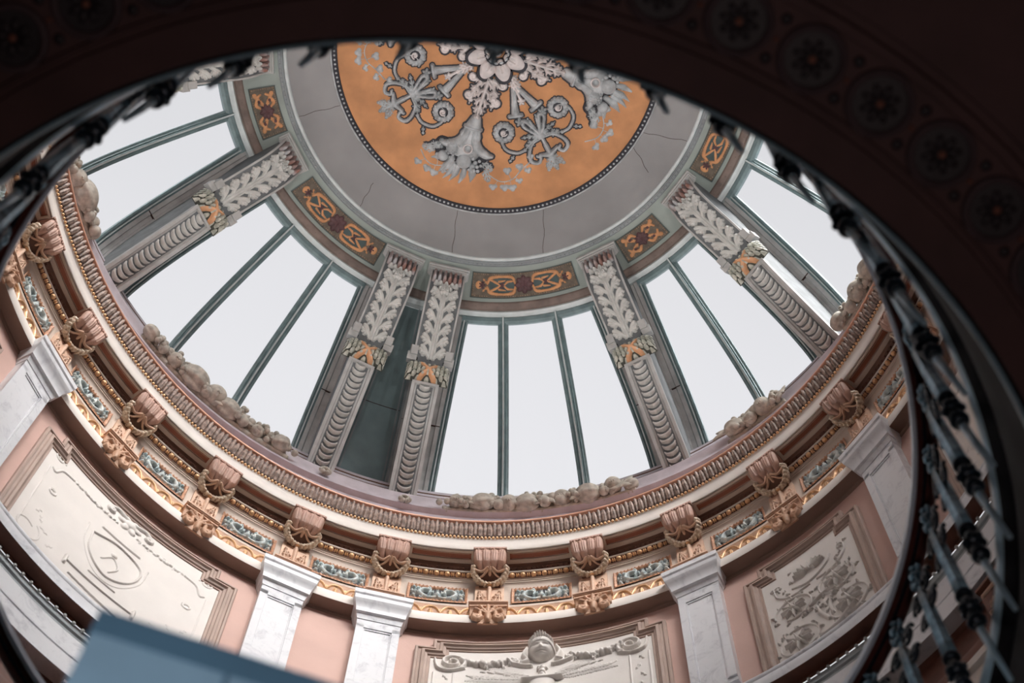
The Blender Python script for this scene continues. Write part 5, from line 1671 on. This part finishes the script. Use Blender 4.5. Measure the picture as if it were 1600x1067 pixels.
# carved boxes of the lower frieze
def low_panel(ph, label):
    root = thing('carved_frieze_block', ph, 5.7, 15.6, label, 'frieze panel', 'carved panels under the marble band')
    b = MB(); b.add(*lathe([(5.75, 15.86), (5.55, 15.86), (5.55, 15.82), (5.60, 15.80), (5.60, 15.36), (5.75, 15.36)], ph - 5, ph + 5, 1, close=True))
    tpart(root, 'block', (np.concatenate(b.V), b.F), BROWN)
    f = cylmap(5.6, ph, 15.58)
    r = Relief(-.48, .48, -.2, .2, .01)
    for k in range(7): r.leaf(-.42 + .14 * k, -.08 + .05 * (k % 2), .3 + k, .16, .05, .05, 3)
    r.stroke([(-.46, .17), (.46, .17)], .015, .03); r.stroke([(-.46, -.17), (.46, -.17)], .015, .03)
    tpart(root, 'leaves', r.mesh(f), LEAFP, sharp=0)
    return root
lp = low_panel(120.5, 'carved brown frieze block at the bottom left beside the blue-grey cloth panel')
for k, d in enumerate((-132, -118, -100)):
    clone(lp, d, ['carved brown frieze block low behind the railing, beside the gallery edge', 'carved brown frieze block low behind the railing balusters', 'carved brown frieze block low behind the handrail'][k])

# ================================================================== GALLERY RAILING
root = empty('handrail', (0, 0, 10.9)); tag(root, 'round mahogany handrail with a bright steel inner edge, blurred in the foreground', 'handrail')
tpart(root, 'wooden_rail', lathe([(2.955, 10.90), (2.965, 10.935), (2.985, 10.98), (3.05, 10.99), (3.085, 10.96), (3.09, 10.90), (3.08, 10.865), (3.06, 10.85), (2.98, 10.85), (2.96, 10.865)], step=1.5, close=True), WOOD)
tpart(root, 'steel_edge', lathe([(2.930, 10.86), (2.932, 10.93), (2.965, 10.95), (2.968, 10.885), (2.952, 10.845)], step=1.5, close=True), BRASSY)
tpart(root, 'iron_flat', lathe([(2.99, 10.85), (2.99, 10.84), (3.01, 10.84), (3.01, 10.85)], step=1.5, close=True), IRON)

def make_baluster(phi, label):
    R0 = 2.995
    root = thing('baluster', phi, R0, 9.3, label, 'baluster', 'iron balusters of the round gallery railing')
    P = lambda z, t=0.0, R=R0: fr(phi, R, z, t)
    # top cluster of leaves
    b = MB()
    rs = random.Random(3)
    for (z, t, s_) in ((10.80, 0, .022), (10.74, .03, .026), (10.74, -.03, .026), (10.68, 0, .04), (10.62, .045, .028), (10.62, -.045, .028), (10.56, 0, .035)):
        b.add(*ellipsoid(P(z, t), s_, s_, s_ * 1.1, 9, 7))
    for sg in (-1, 1):
        b.add(*tube([P(10.55, sg * .01), P(10.62, sg * .04), P(10.70, sg * .075), P(10.76, sg * .06)], [.012, .016, .014, .006], 7))
    tpart(root, 'leaf_finial', (np.concatenate(b.V), b.F), IRONL, sharp=0)
    for sg in (-1, 1):
        for (zc, rr) in ((10.47, .078), (10.24, .062)):
            b = MB()
            n = 22; pts = []
            for k in range(n):
                a = 2 * PI * 1.35 * k / (n - 1); q = rr * (1 - .6 * k / (n - 1))
                pts.append(P(zc + q * math.sin(a), sg * (.088 + q * math.cos(a))))
            b.add(*tube(pts, .014, 7)); b.add(*ellipsoid(P(zc, sg * .088), .022, .022, .022, 8, 6))
            tpart(root, 'scroll', (np.concatenate(b.V), b.F), IRON, sharp=0)
    # fluted shaft
    V = []; n = 24
    zs = [10.52, 10.44, 10.42, 10.2, 9.75, 9.62, 9.60]; rs_ = [.020, .024, .034, .040, .044, .046, .03]
    for z, r_ in zip(zs, rs_):
        for k in range(n):
            a = 2 * PI * k / n; q = r_ * (1 + .12 * math.cos(6 * a))
            V.append(P(z, q * math.sin(a), R0 + q * math.cos(a)))
    tpart(root, 'fluted_shaft', (V, gridfaces(len(zs), n, False, True)), IRONL)
    b = MB()
    for (z, r_, h) in ((9.60, .055, .03), (9.52, .040, .03), (9.45, .060, .035), (9.36, .035, .03), (9.28, .056, .035), (9.21, .03, .03)):
        b.add(*ellipsoid(P(z), r_, r_, h, 14, 8))
    for k in range(6):
        a = 2 * PI * k / 6
        b.add(*ellipsoid(P(9.44, .052 * math.sin(a), R0 + .052 * math.cos(a)), .020, .024, .026, 8, 6))
    tpart(root, 'collar', (np.concatenate(b.V), b.F), IRON, sharp=0)
    tpart(root, 'spindle', tube([P(9.24), P(9.0, 0, R0 + .008), P(8.62, 0, R0 + .028)], [.024, .022, .015], 9), PALEIRON, sharp=0)
    return root
ORD = ['first', 'second', 'third', 'fourth', 'fifth', 'sixth', 'seventh', 'eighth', 'ninth', 'tenth', 'eleventh', 'twelfth']
bal = [17, 9.5, 2, -5.5, -13, -20.5, -28, -35.7, -43.5, -51.3, -59.1, -67, -74.5, -82.3, -90.3, -98.5, -107, -115.3, -123.5, -131.5, -139.5, -147.5, -155.5]
def ballabel(ph):
    k = bal.index(ph)
    if ph > -30: return 'blue-black iron baluster in the right-hand railing, %s from the bottom' % ORD[k]
    if ph > -64: return 'blue iron baluster along the upper right gallery edge, %s above the open railing' % ORD[k - 7]
    if ph > -111: return 'baluster whose pale foot hangs under the top gallery edge, %s from the right' % ORD[k - 11]
    return 'blue iron baluster at the upper left gallery edge, %s from the top' % ORD[k - 17]
B0 = make_baluster(bal[0], ballabel(bal[0]))
for ph in bal[1:]: clone(B0, ph - bal[0], ballabel(ph))

# --- rosettes set in the dark soffit
BUTTON = mat('tarnished_gilt_button', (120, 74, 58), rough=0.6, var=0.2)
def make_soffit_ring(ph, label):
    root = thing('soffit_rosette', ph, 3.585, 8.03, label, 'soffit rosette', 'round rosettes of the dark gallery soffit')
    c = np.array(fr(ph, 3.585, 8.0)); z = 8.025
    V = []; n = 36
    prof = [(0.118, z + .005), (0.122, z - .022), (0.135, z - .032), (0.15, z - .022), (0.155, z + .005)]
    for k in range(n):
        a = 2 * PI * k / n
        for r_, zz in prof: V.append((c[0] + r_ * math.cos(a), c[1] + r_ * math.sin(a), zz))
    tpart(root, 'ring', (V, gridfaces(n, len(prof), True)), SOFFITR)
    V = [(c[0] + .12 * math.cos(2 * PI * k / n), c[1] + .12 * math.sin(2 * PI * k / n), z) for k in range(n)]
    tpart(root, 'dark_disc', (V, [tuple(range(n))]), SOFFITD)
    b = MB()
    for k in range(8):
        a = 2 * PI * k / 8; cc, ss = math.cos(a), math.sin(a)
        b.add(*ellipsoid((c[0] + .055 * cc, c[1] + .055 * ss, z - .006), .034, .018, .010, 9, 6, [[cc, -ss, 0], [ss, cc, 0], [0, 0, 1]]))
    tpart(root, 'petals', (np.concatenate(b.V), b.F), SOFFITD, sharp=0)
    tpart(root, 'gilt_button', ellipsoid((c[0], c[1], z - .012), .018, .018, .012, 10, 6), BUTTON, sharp=0)
    for (R_, q) in ((3.495, .026), (3.68, .026), (3.585, .012)):
        tpart(root, 'stud', ellipsoid(fr(ph + 2.82, R_, z), q, q, .012, 9, 6), SOFFITD if q > .02 else BUTTON, sharp=0)
    return root
sr = None
for k in range(20):
    ph = -40.0 - 5.66 * k
    lab = ('dark ringed rosette on the gallery soffit, %s up from the right edge' % ORD[k]) if k < 9 else ('dark ringed rosette on the gallery soffit at the top, %s leftwards of centre' % ORD[k - 9])
    if sr is None: sr = make_soffit_ring(ph, lab); ph0 = ph
    else: clone(sr, ph - ph0, lab)

# --- blue-grey cloth panel standing in the hall
A = np.array([-0.927, -1.863, 5.0]); B = np.array([-0.294, -1.735, 5.0])
d = (B - A); L = np.linalg.norm(d); d /= L; nrm = np.array([d[1], -d[0], 0.0])
root = empty('cloth_panel', tuple(A + d * .9 - np.array([0, 0, 6.6]))); tag(root, 'blurred blue-grey cloth covered panel rising at the bottom left', 'panel')
W = 1.9
def slab3(u0, u1, z0, z1, y0, y1):
    V = [];
    for y in (y0, y1):
        for (u, z) in ((u0, z0), (u1, z0), (u1, z1), (u0, z1)):
            V.append(A + d * u + nrm * y + np.array([0, 0, z - 5.0]))
    return V, [(0, 1, 2, 3), (7, 6, 5, 4), (0, 4, 5, 1), (1, 5, 6, 2), (2, 6, 7, 3), (3, 7, 4, 0)]
tpart(root, 'cloth', slab3(0, W, -1.6, 4.86, -0.02, 0.02), CLOTH)
tpart(root, 'hem', slab3(-0.004, W + .004, 4.86, 5.0, -0.024, 0.024), CLOTHD)
tpart(root, 'seam', slab3(0.40, 0.412, -1.6, 4.86, -0.024, 0.024), CLOTHD)
